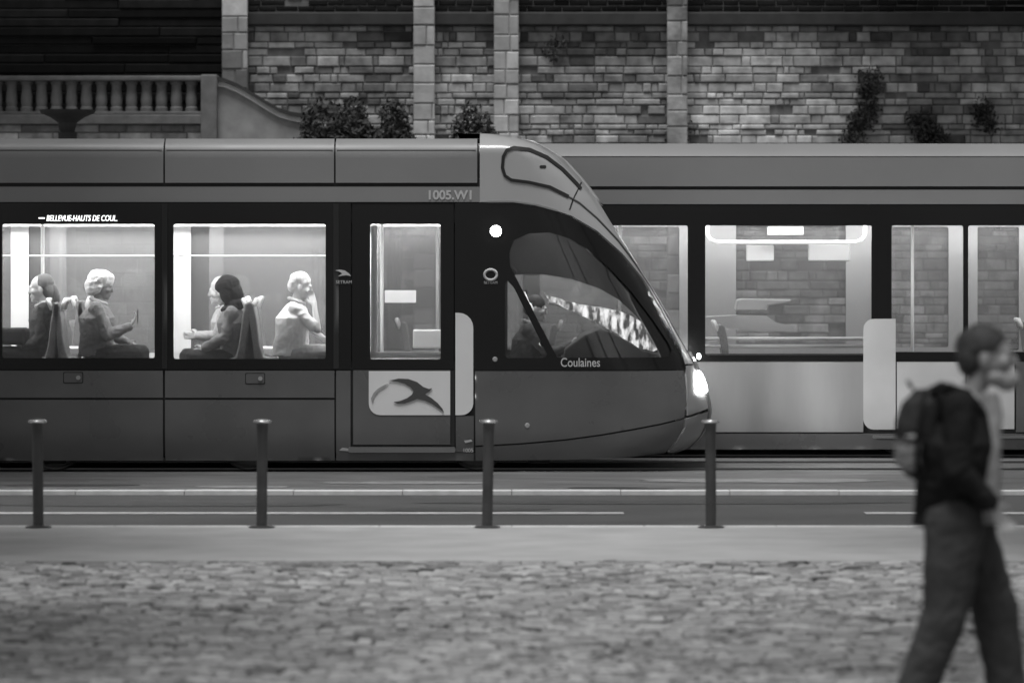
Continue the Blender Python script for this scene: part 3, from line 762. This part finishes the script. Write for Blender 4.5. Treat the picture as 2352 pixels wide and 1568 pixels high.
# stair parapet sweeping down to the right, with its pier
par = empty('stair_parapet', (0, 0, 0), label='pale stone stair parapet with a sloping coping running down to the right', cat='parapet')
top = [(486, 176), (515, 180), (545, 192), (580, 212), (615, 234), (640, 248), (665, 256), (700, 262), (740, 266)]
def slab(name, prof, d0, d1, m, parent, D, zlow=None, t=None):
    V = []; n = len(prof)
    up = [(wx(p[0], D), wz(p[1], D)) for p in prof]
    dn = [(x, (zlow if zlow is not None else z-t)) for x, z in up]
    for y in (d0, d1):
        V += [(x, y, z) for x, z in up]+[(x, y, z) for x, z in dn]
    F = []
    m2 = 2*n
    for i in range(n-1):
        F += [(i, n+i, n+i+1, i+1), (m2+i, m2+i+1, m2+n+i+1, m2+n+i), (i, i+1, m2+i+1, m2+i), (n+i, m2+n+i, m2+n+i+1, n+i+1)]
    F += [(0, m2, m2+n, n), (n-1, 2*n-1, m2+2*n-1, m2+n-1)]
    o = from_py(name, V, F, m, parent)
    bm = bmesh.new(); bm.from_mesh(o.data); bmesh.ops.recalc_face_normals(bm, faces=bm.faces); bm.to_mesh(o.data); bm.free(); return o
slab('parapet_wall', [(a, b_+9) for a, b_ in top], YT+.02, YT+.3, M['ashlar_plain'], par, DT, zlow=0)
slab('parapet_coping', top, YT-.06, YT+.38, M['darkstone'], par, DT, t=.05)
slab('parapet_moulding', [(a, b_+9) for a, b_ in top], YT-.03, YT+.35, M['kerb'], par, DT, t=.07)
box('newel_pier', wx(462, DT), wx(500, DT), YT-.1, YT+.4, 0, wz(172, DT), M['coping'], par, bevel=.02)
# bowl planter on a pedestal
DB = 54.0; s_ = DB/FPX
urn = empty('stone_bowl', (wx(155, DB), DB-D0, 0), label='dark wide stone bowl on a slim pedestal in front of the terrace', cat='fountain')
zt = wz(253, DB)
lathe('bowl', [(.02, -.30), (.09, -.28), (.12, -.16), (.22, -.09), (.34, -.04), (.36, 0), (.33, 0), (.2, -.05), (.02, -.06)], M['darkstone'], urn, loc=(0, 0, zt))
lathe('pedestal', [(.3, 0), (.3, .15), (.16, .3), (.12, 1.0), (.10, zt-.6), (.12, zt-.28)], M['darkstone'], urn)
# shrubs along the foot of the wall, and creeper on it
def leaves(n, cx, cy, cz, rx, ry, rz, size, seed):
    rnd = random.Random(seed); V = []; F = []
    for _ in range(n):
        while True:
            p = Vector((rnd.uniform(-1, 1), rnd.uniform(-1, 1), rnd.uniform(-1, 1)))
            if p.length < 1 and noise.noise(p*2.3+Vector((seed, 0, 0))) > -.22: break
        c = Vector((cx+p.x*rx, cy+p.y*ry, cz+p.z*rz)); a = Vector((rnd.gauss(0, 1), rnd.gauss(0, 1), rnd.gauss(0, 1))).normalized(); b_ = a.orthogonal().normalized(); l = size*rnd.uniform(.6, 1.3)
        b0 = len(V); V += [c-a*l, c+b_*l*.45, c+a*l, c-b_*l*.45]; F.append((b0, b0+1, b0+2, b0+3))
    return V, F
def shrub(px, ptop, w, label, seed, D=57.0, parts=None):
    x = wx(px, D); zt = wz(ptop, D); zb = 0
    root = empty('shrub', (x, D-D0, 0), label=label, cat='shrub', group='shrubs in front of the stone wall')
    V, F = [], []
    for (dx, dz, r) in parts or ((0, -.35, .45), (-.3, -.7, .4), (.3, -.6, .4), (0, -1.3, .6)):
        v, f = leaves(900, dx*w, 0, zt+dz, r*w*1.2, .35, r, .045, seed+int(dx*10)); F += [tuple(i+len(V) for i in g) for g in f]; V += v
    from_py('foliage', V, F, M['leaf'], root)
    bm = bmesh.new()
    for k in range(5):
        a = (k-2)*.18*w; tube(None, [(a*.2, .02*k, 0), (a*.6, .02*k, zt*.45), (a, .02*k, zt-.5)], [.04, .03, .012], None, bm=bm, seg=6)
    from_bm('stem', bm, M['bark'], root, smooth=True)
shrub(745, 240, .62, 'wide dark shrub above the tram roof just right of the stair parapet', 1)
shrub(812, 238, .42, 'dark shrub between the wide shrub and the small round one above the tram roof', 2)
shrub(903, 242, .4, 'small round dark shrub left of the middle stone pier', 3)
shrub(1085, 252, .55, 'dark shrub against the brightest stone pier above the tram nose', 4)
def creeper(pts, label, seed, r=.28):
    root = empty('creeper', P(*pts[0], DW), label=label, cat='plant', group='dark creepers on the stone wall')
    V, F = [], []
    o0 = root.location
    for i in range(len(pts)-1):
        for k in range(3):
            t = k/3; a = P(pts[i][0]+(pts[i+1][0]-pts[i][0])*t, pts[i][1]+(pts[i+1][1]-pts[i][1])*t, DW)-o0
            rq = r*random.uniform(.5, 1.25)
            v, f = leaves(int(2600*rq*rq), a.x+random.gauss(0, .05), -.1, a.z, rq, .08, rq, .035, seed*7+i*3+k); F += [tuple(j+len(V) for j in g) for g in f]; V += v
    from_py('foliage', V, F, M['leaf'], root)
creeper([(2012, 175), (2002, 215), (1985, 255), (1965, 295), (1950, 330)], 'long dark creeper climbing the right half of the stone wall', 2, .2)
creeper([(2095, 262), (2112, 290), (2140, 318), (2170, 330)], 'short dark creeper on the wall to the right of the long one', 3, .2)
creeper([(2250, 250), (2262, 285), (2290, 300)], 'small dark creeper farthest right on the stone wall', 4, .18)
creeper([(1548, 300), (1552, 325)], 'tiny dark tuft on the wall just above the rear tram roof', 5, .16)
creeper([(1262, 100), (1262, 150)], 'narrow dark tuft high on the wall right of the brightest pier', 6, .13)

# ------------------------------------------------------------------ bollards
def make_bollard():
    root = empty('bollard'); 
    lathe('post', [(.04, .012), (.04, .3), (.04, .5), (.04, .70), (.042, .74), (.044, .785)], M['post'], root, seg=24)
    lathe('cap', [(.05, .785), (.068, .79), (.07, .80), (.062, .808), (.03, .813), (.001, .815)], M['postcap'], root, seg=24)
    lathe('base_flange', [(.1, 0), (.1, .008), (.085, .014), (.055, .02)], M['post'], root, seg=24)
    return root
DBo = 32.08
labs = ['leftmost dark iron bollard with a pale round cap, below the first lit window', 'dark iron bollard standing in front of the tram wheel, below the second lit window',
        'dark iron bollard standing in front of the tram right of its door', 'rightmost dark iron bollard, in front of the tip of the tram nose']
proto = make_bollard()
for i, px_ in enumerate((88, 601, 1119, 1633)):
    if i == 0: o = proto
    else:
        o = proto.copy(); C.objects.link(o)
        for ch in list(proto.children): c = ch.copy(); C.objects.link(c); c.parent = o
    o.location = ((px_-1176)*DBo/FPX, DBo-D0, PAV); o.rotation_euler = (0, R((-.6, .4, .9, -.3)[i]), 0)
    tag(o, labs[i], 'bollard', 'bollards along the pavement edge')

# ------------------------------------------------------------------ people
def limb(bm, pts, rad, seg=14):
    """tapered rounded limb; rad entries: r or (depth, width)"""
    for i in range(len(pts)-1):
        a, b_ = Vector(pts[i]), Vector(pts[i+1]); n = max(2, int((b_-a).length/.03))
        ra, rb = rad[i], rad[i+1]
        tube(None, [a.lerp(b_, k/n) for k in range(n+1)], [ra+(rb-ra)*k/n for k in range(n+1)], None, bm=bm, seg=seg)
        ell(bm, a, (ra,)*3, seg=seg, rings=8)
    ell(bm, pts[-1], (rad[-1],)*3, seg=seg, rings=8)
def torso(bm, rings):
    """rings: (centre, depth radius, width radius)"""
    seg = 24; R_ = []
    for c, dx, wy in rings:
        c = Vector(c); R_.append([bm.verts.new(c+Vector((dx*cos(2*pi*k/seg), wy*math.copysign(abs(sin(2*pi*k/seg))**.85, sin(2*pi*k/seg)), 0))) for k in range(seg)])
    for i in range(len(R_)-1):
        for k in range(seg): bm.faces.new((R_[i][k], R_[i][(k+1) % seg], R_[i+1][(k+1) % seg], R_[i+1][k]))
    bm.faces.new(R_[0][::-1]); bm.faces.new(R_[-1])
def remesh(name, bm, m, parent, vox=.008, it=5, wrinkle=0, wseed=0):
    bmesh.ops.recalc_face_normals(bm, faces=bm.faces)
    me = bpy.data.meshes.new('t'); bm.to_mesh(me); bm.free()
    t = bpy.data.objects.new('t', me); C.objects.link(t)
    r = t.modifiers.new('r', 'REMESH'); r.mode = 'VOXEL'; r.voxel_size = vox
    s = t.modifiers.new('s', 'SMOOTH'); s.iterations = it; s.factor = .5
    me2 = eval_mesh(t); bpy.data.objects.remove(t); me2.materials.clear(); me2.name = name
    if wrinkle:
        me2.update(); off = Vector((wseed*3.1, 0, 0))
        nn = [v.normal.copy() for v in me2.vertices]
        for v, n in zip(me2.vertices, nn):
            p = v.co; w = noise.noise(Vector((p.x*9+p.z*4, p.y*9, p.z*9-p.x*5))+off)*.6+(.5-abs(noise.noise(Vector((p.x*11+p.z*9, p.y*11, p.z*14-p.x*12))+off))*2.2)*.4
            v.co = p+n*w*wrinkle
    return link(name, me2, m, parent, True)
# added glowing panel imitating reflections in the cab glass, broken into small bright fields
m = bpy.data.materials.new('cab_reflection'); m.use_nodes = True; n = m.node_tree; p = n.nodes['Principled BSDF']
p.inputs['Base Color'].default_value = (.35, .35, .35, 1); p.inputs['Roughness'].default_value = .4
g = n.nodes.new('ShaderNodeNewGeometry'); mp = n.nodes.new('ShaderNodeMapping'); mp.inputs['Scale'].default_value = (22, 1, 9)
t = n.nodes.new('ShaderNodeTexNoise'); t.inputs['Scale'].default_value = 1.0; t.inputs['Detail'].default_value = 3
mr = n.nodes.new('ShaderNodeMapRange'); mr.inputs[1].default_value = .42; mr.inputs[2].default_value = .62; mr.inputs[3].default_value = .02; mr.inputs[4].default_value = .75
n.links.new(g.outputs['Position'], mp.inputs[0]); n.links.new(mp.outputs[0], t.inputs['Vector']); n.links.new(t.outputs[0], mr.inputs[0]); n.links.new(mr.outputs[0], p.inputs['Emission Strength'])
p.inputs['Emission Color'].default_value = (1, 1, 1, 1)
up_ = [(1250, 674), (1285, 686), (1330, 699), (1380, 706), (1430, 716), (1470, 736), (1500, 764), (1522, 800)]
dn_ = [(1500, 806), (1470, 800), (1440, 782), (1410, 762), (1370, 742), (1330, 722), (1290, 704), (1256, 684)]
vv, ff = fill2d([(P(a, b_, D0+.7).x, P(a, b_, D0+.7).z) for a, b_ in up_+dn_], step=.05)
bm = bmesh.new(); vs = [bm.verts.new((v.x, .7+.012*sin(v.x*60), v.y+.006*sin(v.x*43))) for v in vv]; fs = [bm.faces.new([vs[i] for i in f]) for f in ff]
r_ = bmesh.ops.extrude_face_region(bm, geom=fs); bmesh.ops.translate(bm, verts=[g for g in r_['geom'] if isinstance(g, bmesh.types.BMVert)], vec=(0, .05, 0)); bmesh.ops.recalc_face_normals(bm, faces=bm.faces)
from_bm('cab_reflection_panel', bm, m, T1)
def head_prims(bm, hc, f, k=1.0):
    """head centred on hc (Vector); f = rotation (Euler) of the head, facing +X before rotation; 0.235 m tall"""
    rm = f.to_matrix()
    def E(c, r, rot=None): ell(bm, hc+rm @ (Vector(c)*k), tuple(q*k for q in r), (rm @ rot.to_matrix()).to_euler() if rot else f)
    E((-.012, 0, .03), (.094, .074, .088)); E((.02, 0, -.02), (.068, .062, .075)); E((.038, 0, -.07), (.045, .045, .042))   # skull, face, jaw
    E((.075, 0, -.095), (.018, .024, .018)); E((.083, 0, .022), (.016, .045, .012))                                            # chin, brow
    E((.094, 0, -.012), (.017, .011, .026), Euler((0, R(-18), 0))); E((.103, 0, -.027), (.014, .014, .011))                   # nose
    E((.083, 0, -.058), (.016, .026, .008)); E((.081, 0, -.072), (.016, .022, .008))                                           # lips
    for s in (-1, 1): E((.062, s*.04, -.022), (.025, .02, .024)); E((-.004, s*.075, -.012), (.017, .010, .032)); E((.078, s*.03, .003), (.012, .014, .010))
def hand_prims(bm, wr, d, side, up, curl=.6, s=1.0):
    """wrist point, direction of the hand, side = direction towards the thumb, up = palm normal (fingers curl against it)"""
    d = d.normalized(); side = (side-d*side.dot(d)).normalized(); n = d.cross(side)*(1 if up > 0 else -1)
    p0 = wr; p1 = wr+d*.085*s
    for k in range(4):
        o = (k-1.5)*.019*s
        limb(bm, [p0+side*o*.6, p1+side*o], [.015*s, .013*s], 8)
    for k, ln in enumerate((.062, .078, .083, .074)):
        o = (k-1.5)*.0215*s; b0 = p1+side*o; a = 0; pts = [b0]; dd = d
        for j in range(3):
            a += curl*(.5+.25*j); v = d*cos(a)+n*sin(a); pts.append(pts[-1]+v*ln*s*(.45, .32, .26)[j])
        limb(bm, pts, [.0098*s, .009*s, .0082*s, .007*s], 8)
    t0 = p0+side*.028*s+d*.02*s; t1 = t0+(side*.7+d*.7+n*.25).normalized()*.038*s; t2 = t1+(d*.85+n*.4+side*.15).normalized()*.03*s
    limb(bm, [t0-side*.012, t0, t1, t2], [.014*s, .013*s, .0105*s, .0085*s], 8)
def figure(loc, rz, label, J, head_rot, cloth, hair, hairmat, skin='skin', scale=1.0, group=None, vox=.0075, trousers='cl_dark', sleeve=1.0, extra=None, bulk=1.0, legs=1.0, hs=1.0, collar='cl_light'):
    root = empty('person', loc, rz, label=label, cat='person', group=group); root.scale = (scale,)*3
    V = {k: Vector(v) for k, v in J.items()}
    hc = V['head']; pel = V['pel']; ch = V['chest']; nk = V['neck']
    wm = pel.lerp(ch, .5)
    bm = bmesh.new(); b = bulk
    torso(bm, [(pel-Vector((0, 0, .09)), .085, .13), (pel, .105*b, .16), (wm, .09*b, .135*b), (ch, .105*b, .16*b), (ch.lerp(nk, .6), .085, .15), (nk, .05, .06)])
    limb(bm, [nk-Vector((0, 0, .03)), hc+Vector((-.02, 0, -.06))], [.058, .052])
    head_prims(bm, hc, head_rot, hs)
    for s in 'LR':
        limb(bm, [V['sh'+s], V['el'+s], V['wr'+s]], [.048, .038, .026])
        hd = V.get('hd'+s, (V['wr'+s]-V['el'+s])); hd = hd-V['wr'+s] if 'hd'+s in V else hd
        th = V.get('th'+s, Vector((0, 0, 1)))
        hand_prims(bm, V['wr'+s]-hd.normalized()*.005, hd, th, 1 if s == 'R' else -1, curl=.55)
        limb(bm, [V['hip'+s], V['kn'+s], V['an'+s]], [.08, .055, .037])
        ft = V.get('toe'+s, V['an'+s]+Vector((.15, 0, -.06)))
        limb(bm, [V['an'+s]+Vector((-.03, 0, -.05)), ft], [.035, .028])
    remesh('body', bm, M[skin], root, vox)
    # garment over the trunk and arms
    e = .026
    bm = bmesh.new()
    torso(bm, [(pel-Vector((0, 0, .06)), .115*b+e, .155+e), (pel+Vector((0, 0, .02)), .11*b+e, .155+e), (wm, .1*b+e, .145*b+e), (ch, .11*b+e, .165*b+e), (ch.lerp(nk, .55), .09+e, .165), (ch.lerp(nk, .85), .07, .10), (nk, .055, .065)])
    for s in 'LR':
        se = V['sh'+s]; el = V['el'+s]; w = V['wr'+s]
        pts = [ch.lerp(se, .5), se, el, el.lerp(w, .9)]; rr_ = [.085, .075, .062, .048]
        if sleeve < 1: pts = [ch.lerp(se, .5), se, se.lerp(el, .8)]; rr_ = [.08, .066, .06]
        limb(bm, pts, rr_)
    remesh('jacket' if sleeve == 1 else 'shirt', bm, M[cloth], root, vox, it=2, wrinkle=.015, wseed=len(label))
    if not label.startswith('bearded'):
        bm = bmesh.new(); tube(None, [nk+Vector((.078*cos(a), .085*sin(a), -.012-.03*cos(a))) for a in np.linspace(0, 2*pi, 20)], .02, None, bm=bm, seg=8); from_bm('collar', bm, M[collar], root, smooth=True)
    bm = bmesh.new()
    torso(bm, [(pel-Vector((0, 0, .12)), .1, .14), (pel, .118*b, .168), (pel+Vector((0, 0, .06)), .112*b, .155)])
    for s in 'LR':
        limb(bm, [V['hip'+s], V['kn'+s], V['kn'+s].lerp(V['an'+s], .95)], [.098*legs, .074*legs, .062*legs])
    remesh('trousers', bm, M[trousers], root, vox*1.2, it=3, wrinkle=.012, wseed=3)
    bm = bmesh.new()
    for s in 'LR':
        a = V['an'+s]; ft = V.get('toe'+s, a+Vector((.15, 0, -.06)))
        limb(bm, [a+Vector((-.03, 0, -.02)), a+Vector((-.03, 0, -.055)), ft], [.045, .042, .035])
    remesh('shoes', bm, M['cl_black'], root, vox, it=2)
    # hair
    bm = bmesh.new(); rm = head_rot.to_matrix()
    for c, r in hair: ell(bm, hc+rm @ (Vector(c)*hs), tuple(q*hs for q in r), head_rot)
    remesh('hair', bm, M[hairmat], root, vox*.8, it=2, wrinkle=.010 if hairmat != 'hair_l' else .018, wseed=5)
    if extra: extra(root, V, hc, rm)
    return root
H_SHORT = [((-.018, 0, .048), (.098, .08, .082)), ((-.055, 0, .0), (.06, .075, .075))]
H_PONY = [((-.035, 0, .045), (.09, .083, .085)), ((-.065, 0, -.02), (.055, .078, .09)), ((-.115, 0, 0), (.03, .03, .03)), ((-.13, 0, -.08), (.03, .035, .1)), ((-.12, 0, -.18), (.022, .03, .09))]
H_CURLY = [((-.02, 0, .06), (.118, .105, .09)), ((-.07, 0, .0), (.08, .1, .095)), ((.04, 0, .085), (.06, .08, .045)), ((-.03, .075, 0), (.05, .03, .07)), ((-.03, -.075, 0), (.05, .03, .07))]
_r = random.Random(9)
H_CURLY += [((0-.115*cos(a)*cos(b), .105*sin(a)*cos(b), .035+.095*sin(b)), (.024, .024, .02)) for a, b in ((_r.uniform(-1.5, 1.5), _r.uniform(-.6, 1.5)) for _ in range(46))]
H_HOOD = [((-.02, 0, .045), (.115, .1, .1)), ((-.06, 0, -.03), (.085, .095, .11)), ((-.05, 0, -.12), (.1, .105, .06)), ((.01, .07, -.03), (.05, .03, .09)), ((.01, -.07, -.03), (.05, .03, .09)), ((-.02, 0, -.15), (.11, .12, .045))]
def seated(lean=0.0, elf=.12, elz=-.25, wrf=.34, wrz=-.18, up=None):
    J = dict(pel=(0, 0, .1), chest=(.0+lean*.6, 0, .42), neck=(.02+lean, 0, .60), head=(.05+lean*1.25, 0, .735))
    for s, y in (('L', 1), ('R', -1)):
        J['sh'+s] = (.01+lean*.85, y*.175, .52); J['el'+s] = (elf, y*.215, .52+elz); J['wr'+s] = (wrf, y*.12, .52+wrz-.06)
        J['hip'+s] = (.04, y*.09, .06); J['kn'+s] = (.45, y*.11, .08); J['an'+s] = (.42, y*.11, -.36); J['toe'+s] = (.58, y*.11, -.42)
    if up: J.update(up)
    return J
def phone(root, V, hc, rm):
    w = V['wrR']+Vector((.07, .03, .07)); o = box('phone', w.x-.006, w.x+.006, w.y-.035, w.y+.035, w.z-.05, w.z+.09, M['black'], root)
def bag(root, V, hc, rm): box('bag', .2, .52, -.2, .2, .17, .34, M['cl_black'], root, bevel=.04)
ZS = 1.115
# window 1: woman with ponytail facing left; curly white-haired passenger facing right with a raised phone
px2x = lambda px_, D: (px_-1176)*D/FPX
y_ = .42
D_ = D0+y_
figure((px2x(110, D_), y_, ZS-.02), pi, 'seated woman with a ponytail and dark jacket facing left inside the first lit window', seated(.02, .04, -.28, .22, -.32), Euler((0, R(6), 0)), 'cl_knit', H_PONY, 'hair_m', group='passengers', bulk=1.4, hs=1.15, extra=bag)
figure((px2x(222, D_), y_, ZS), 0, 'seated passenger with curly white hair facing right and raising one hand', seated(.0, .1, -.25, .3, -.3, dict(elR=(.14, -.22, .25), wrR=(.36, -.16, .34), hdR=(.42, -.14, .44), thR=(0, 1, .3))), Euler((0, R(10), 0)), 'cl_coat', H_CURLY, 'hair_l', group='passengers', bulk=1.4, hs=1.15, skin='skin_d', extra=phone)
# window 2: hooded passenger facing left, man in a white shirt facing right
figure((px2x(546, D_), y_, ZS-.05), pi, 'seated passenger in a dark hood facing left inside the second lit window', seated(.05, .1, -.24, .34, -.3), Euler((0, R(12), 0)), 'cl_coat', H_HOOD, 'cl_black', group='passengers', bulk=1.4, hs=1.15)
figure((px2x(668, D_), y_, ZS), 0, 'seated man in a white shirt facing right with his hand raised to his face', seated(.04, .16, -.24, .34, -.26, dict(elR=(.28, -.2, .3), wrR=(.24, -.1, .56), hdR=(.2, -.06, .66), thR=(-1, 0, .3), elL=(.2, .2, .3))), Euler((0, R(14), 0)), 'cl_white', H_SHORT, 'hair_l', group='passengers', bulk=1.4, hs=1.15, sleeve=.5, trousers='cl_light')
# a companion on the far side of bay two
figure((px2x(532, D0+1.0), .95, ZS-.05), pi, 'seated pale-haired passenger facing left, half hidden beyond the hooded one', seated(.05), Euler((0, R(6), 0)), 'cl_light', H_SHORT, 'hair_l', group='passengers', bulk=1.4, hs=1.15)
# driver
DD = D0+1.2
figure((px2x(1203, DD), 1.2, .88), 0, 'tram driver in grey clothes seated in the cab, reaching to the control desk', seated(.06, .26, -.24, .5, -.24, dict(wrR=(.5, -.12, .36), wrL=(.5, .12, .36), hdR=(.6, -.12, .4), hdL=(.6, .12, .4))), Euler((0, R(10), 0)), 'cl_mid', H_SHORT, 'hair_d', group=None, bulk=1.2, hs=1.12)
# passenger standing in the rear tram
# pedestrian
DP = 18.85
def ped_extra(root, V, hc, rm):
    for s in (-1, 1):
        bm = bmesh.new(); ell(bm, hc+rm @ Vector((.082, s*.031, .003)), (.008, .010, .007)); from_bm('eye', bm, M['eye'], root, smooth=True)
    # shirt collar and front
    bm = bmesh.new(); nk = V['neck']
    tube(None, [nk+Vector((.07*cos(a), .075*sin(a), -.01-.05*cos(a))) for a in np.linspace(.1, 2*pi-.1, 24)], .016, None, bm=bm, seg=8)
    from_bm('collar', bm, M['cl_light'], root, smooth=True)
    bm = bmesh.new(); ch = V['chest']; pel = V['pel']
    torso(bm, [(pel+Vector((.075, -.03, -.05)), .075, .09), (pel.lerp(ch, .5)+Vector((.072, -.03, 0)), .07, .09), (ch+Vector((.07, -.02, 0)), .075, .09), (ch.lerp(V['neck'], .6)+Vector((.055, 0, 0)), .06, .07), (V['neck']+Vector((.03, 0, -.0)), .04, .05)])
    bmesh.ops.translate(bm, verts=bm.verts, vec=(.055, -.05, 0))
    remesh('shirt_front', bm, M['cl_shirt'], root, .008, it=3, wrinkle=.008)
    bm = bmesh.new(); ell(bm, hc+rm @ Vector((.078, 0, -.098)), (.058, .06, .055)); ell(bm, hc+rm @ Vector((.03, 0, -.085)), (.065, .078, .04))
    remesh('beard', bm, M['hair_l2'], root, .006, it=2, wrinkle=.006)
M['hair_l2'] = mat('grey_beard', .34, .8, nscale=50, namt=.3, bump=.8, bscale=90)
J = dict(pel=(-.01, 0, .92), chest=(-.015, 0, 1.22), neck=(.05, 0, 1.445), head=(.13, 0, 1.595),
         shR=(-.01, -.19, 1.385), elR=(-.03, -.25, 1.11), wrR=(.12, -.23, .96), hdR=(.17, -.22, .88), thR=(.6, .5, .4),
         shL=(-.01, .19, 1.385), elL=(.04, .24, 1.11), wrL=(.12, .2, .97), hdL=(.16, .19, .9), thL=(0, 0, 1),
         hipR=(-.02, -.09, .88), knR=(-.06, -.10, .49), anR=(-.20, -.10, .12), toeR=(-.07, -.10, .04),
         hipL=(.02, .09, .88), knL=(.17, .09, .50), anL=(.23, .09, .09), toeL=(.40, .09, .04))
ped = figure(((2200-1176)*DP/FPX, DP-D0, PAV), 0, 'bearded man in a dark jacket walking right with a backpack, in the near foreground', J, Euler((0, R(-4), R(-12))), 'cl_black', [((-.02, 0, .045), (.098, .081, .084)), ((-.055, 0, .005), (.06, .077, .08))], 'hair_d', vox=.007, trousers='cl_trous', extra=ped_extra, skin='skin_d', bulk=1.42, legs=1.42, hs=1.2)
# backpack
bp = empty('backpack', ((2200-1176)*DP/FPX, DP-D0, PAV), label="dark backpack with a lighter front pocket on the walking man's back", cat='backpack')
bm = bmesh.new()
torso(bm, [((-.15, 0, 1.05), .03, .10), ((-.17, 0, 1.08), .06, .13), ((-.18, 0, 1.18), .095, .15), ((-.175, 0, 1.30), .10, .15), ((-.15, 0, 1.40), .09, .14), ((-.13, 0, 1.455), .06, .10)])
remesh('pack', bm, M['cl_dark'], bp, .008, it=3, wrinkle=.010)
bm = bmesh.new()
torso(bm, [((-.205, -.02, 1.10), .04, .10), ((-.212, -.02, 1.13), .062, .14), ((-.215, -.02, 1.20), .068, .152), ((-.21, -.02, 1.25), .06, .15), ((-.20, -.02, 1.265), .04, .13)])
remesh('pocket', bm, M['cl_pack'], bp, .008, it=2, wrinkle=.012)
bm = bmesh.new(); tube(None, [(-.27, .05, 1.27), (-.275, -.10, 1.26), (-.24, -.17, 1.245), (-.17, -.18, 1.235), (-.11, -.17, 1.23)], .008, None, bm=bm, seg=8); tube(None, [(-.16, -.178, 1.46), (-.19, -.175, 1.3), (-.2, -.18, 1.15), (-.18, -.15, 1.07)], .011, None, bm=bm, seg=8); from_bm('piping', bm, M['cl_black'], bp, smooth=True)
bm = bmesh.new()
for s in (-1, 1): tube(None, [(-.13, s*.11, 1.44), (-.06, s*.13, 1.475), (.03, s*.135, 1.45), (.10, s*.14, 1.36), (.12, s*.15, 1.25), (.06, s*.19, 1.14), (-.08, s*.17, 1.09)], .014, None, bm=bm, seg=8)
from_bm('strap', bm, M['cl_black'], bp, smooth=True)
bm = bmesh.new(); tube(None, [(-.2, -.03, 1.46), (-.22, -.02, 1.49), (-.22, .02, 1.49), (-.2, .03, 1.46)], .008, None, bm=bm, seg=8); from_bm('carry_loop', bm, M['cl_mid'], bp, smooth=True)

# ------------------------------------------------------------------ unseen trees added outside the frame, their crowns darkening the view like a vignette
def shade_tree(x, y, zc, r, label, seed, n=5200):
    root = empty('shade_tree', (x, y, 0), label=label, cat='shade_tree', group='unseen trees added for their shade')
    tube('shade_tree_trunk', [(0, 0, 0), (.05, .05, 1.5), (0, .1, zc-r*.7), (.1, 0, zc)], [.26, .21, .17, .08], M['bark'], root)
    rnd = random.Random(seed); V, F = [], []
    for k in range(22):
        a = rnd.uniform(0, 2*pi); q = rnd.uniform(.1, .75)*r; zz = zc+rnd.uniform(-.5, .6)*r*.6; rr_ = rnd.uniform(.28, .42)*r
        v, f = leaves(n//22, q*cos(a), q*sin(a), zz, rr_, rr_, rr_*.8, .16, seed+k); F += [tuple(j+len(V) for j in g) for g in f]; V += v
        tube('limb', [(0, .05, zc-r*.6), (q*cos(a)*.5, q*sin(a)*.5, zc-r*.2), (q*cos(a), q*sin(a), zz)], [.1, .06, .02], M['bark'], root, seg=6) if k < 7 else None
    from_py('crown', V, F, M['leaf'], root)
shade_tree(-4.6, -22.6, 7.6, 3.6, 'nearest unseen added tree on the square to the left of the view', 21)
shade_tree(3.95, -22.4, 7.6, 3.6, 'nearest unseen added tree on the square to the right of the view', 22)
shade_tree(-5.6, -14.4, 7.9, 3.5, 'second unseen added tree on the square to the left of the view', 23)
shade_tree(5.3, -14.4, 7.9, 3.5, 'second unseen added tree on the square to the right of the view', 24)
shade_tree(-6.6, -3.6, 7.9, 3.5, 'unseen added tree by the kerb to the left of the view', 25)
shade_tree(6.7, -3.6, 7.9, 3.4, 'unseen added tree by the kerb to the right of the view', 26)
shade_tree(-7.6, 14.7, 10.5, 3.6, 'tall unseen added tree in front of the shaded wall to the left of the view', 27)
shade_tree(7.4, 14.7, 10.5, 3.6, 'tall unseen added tree in front of the stone wall to the right of the view', 28)
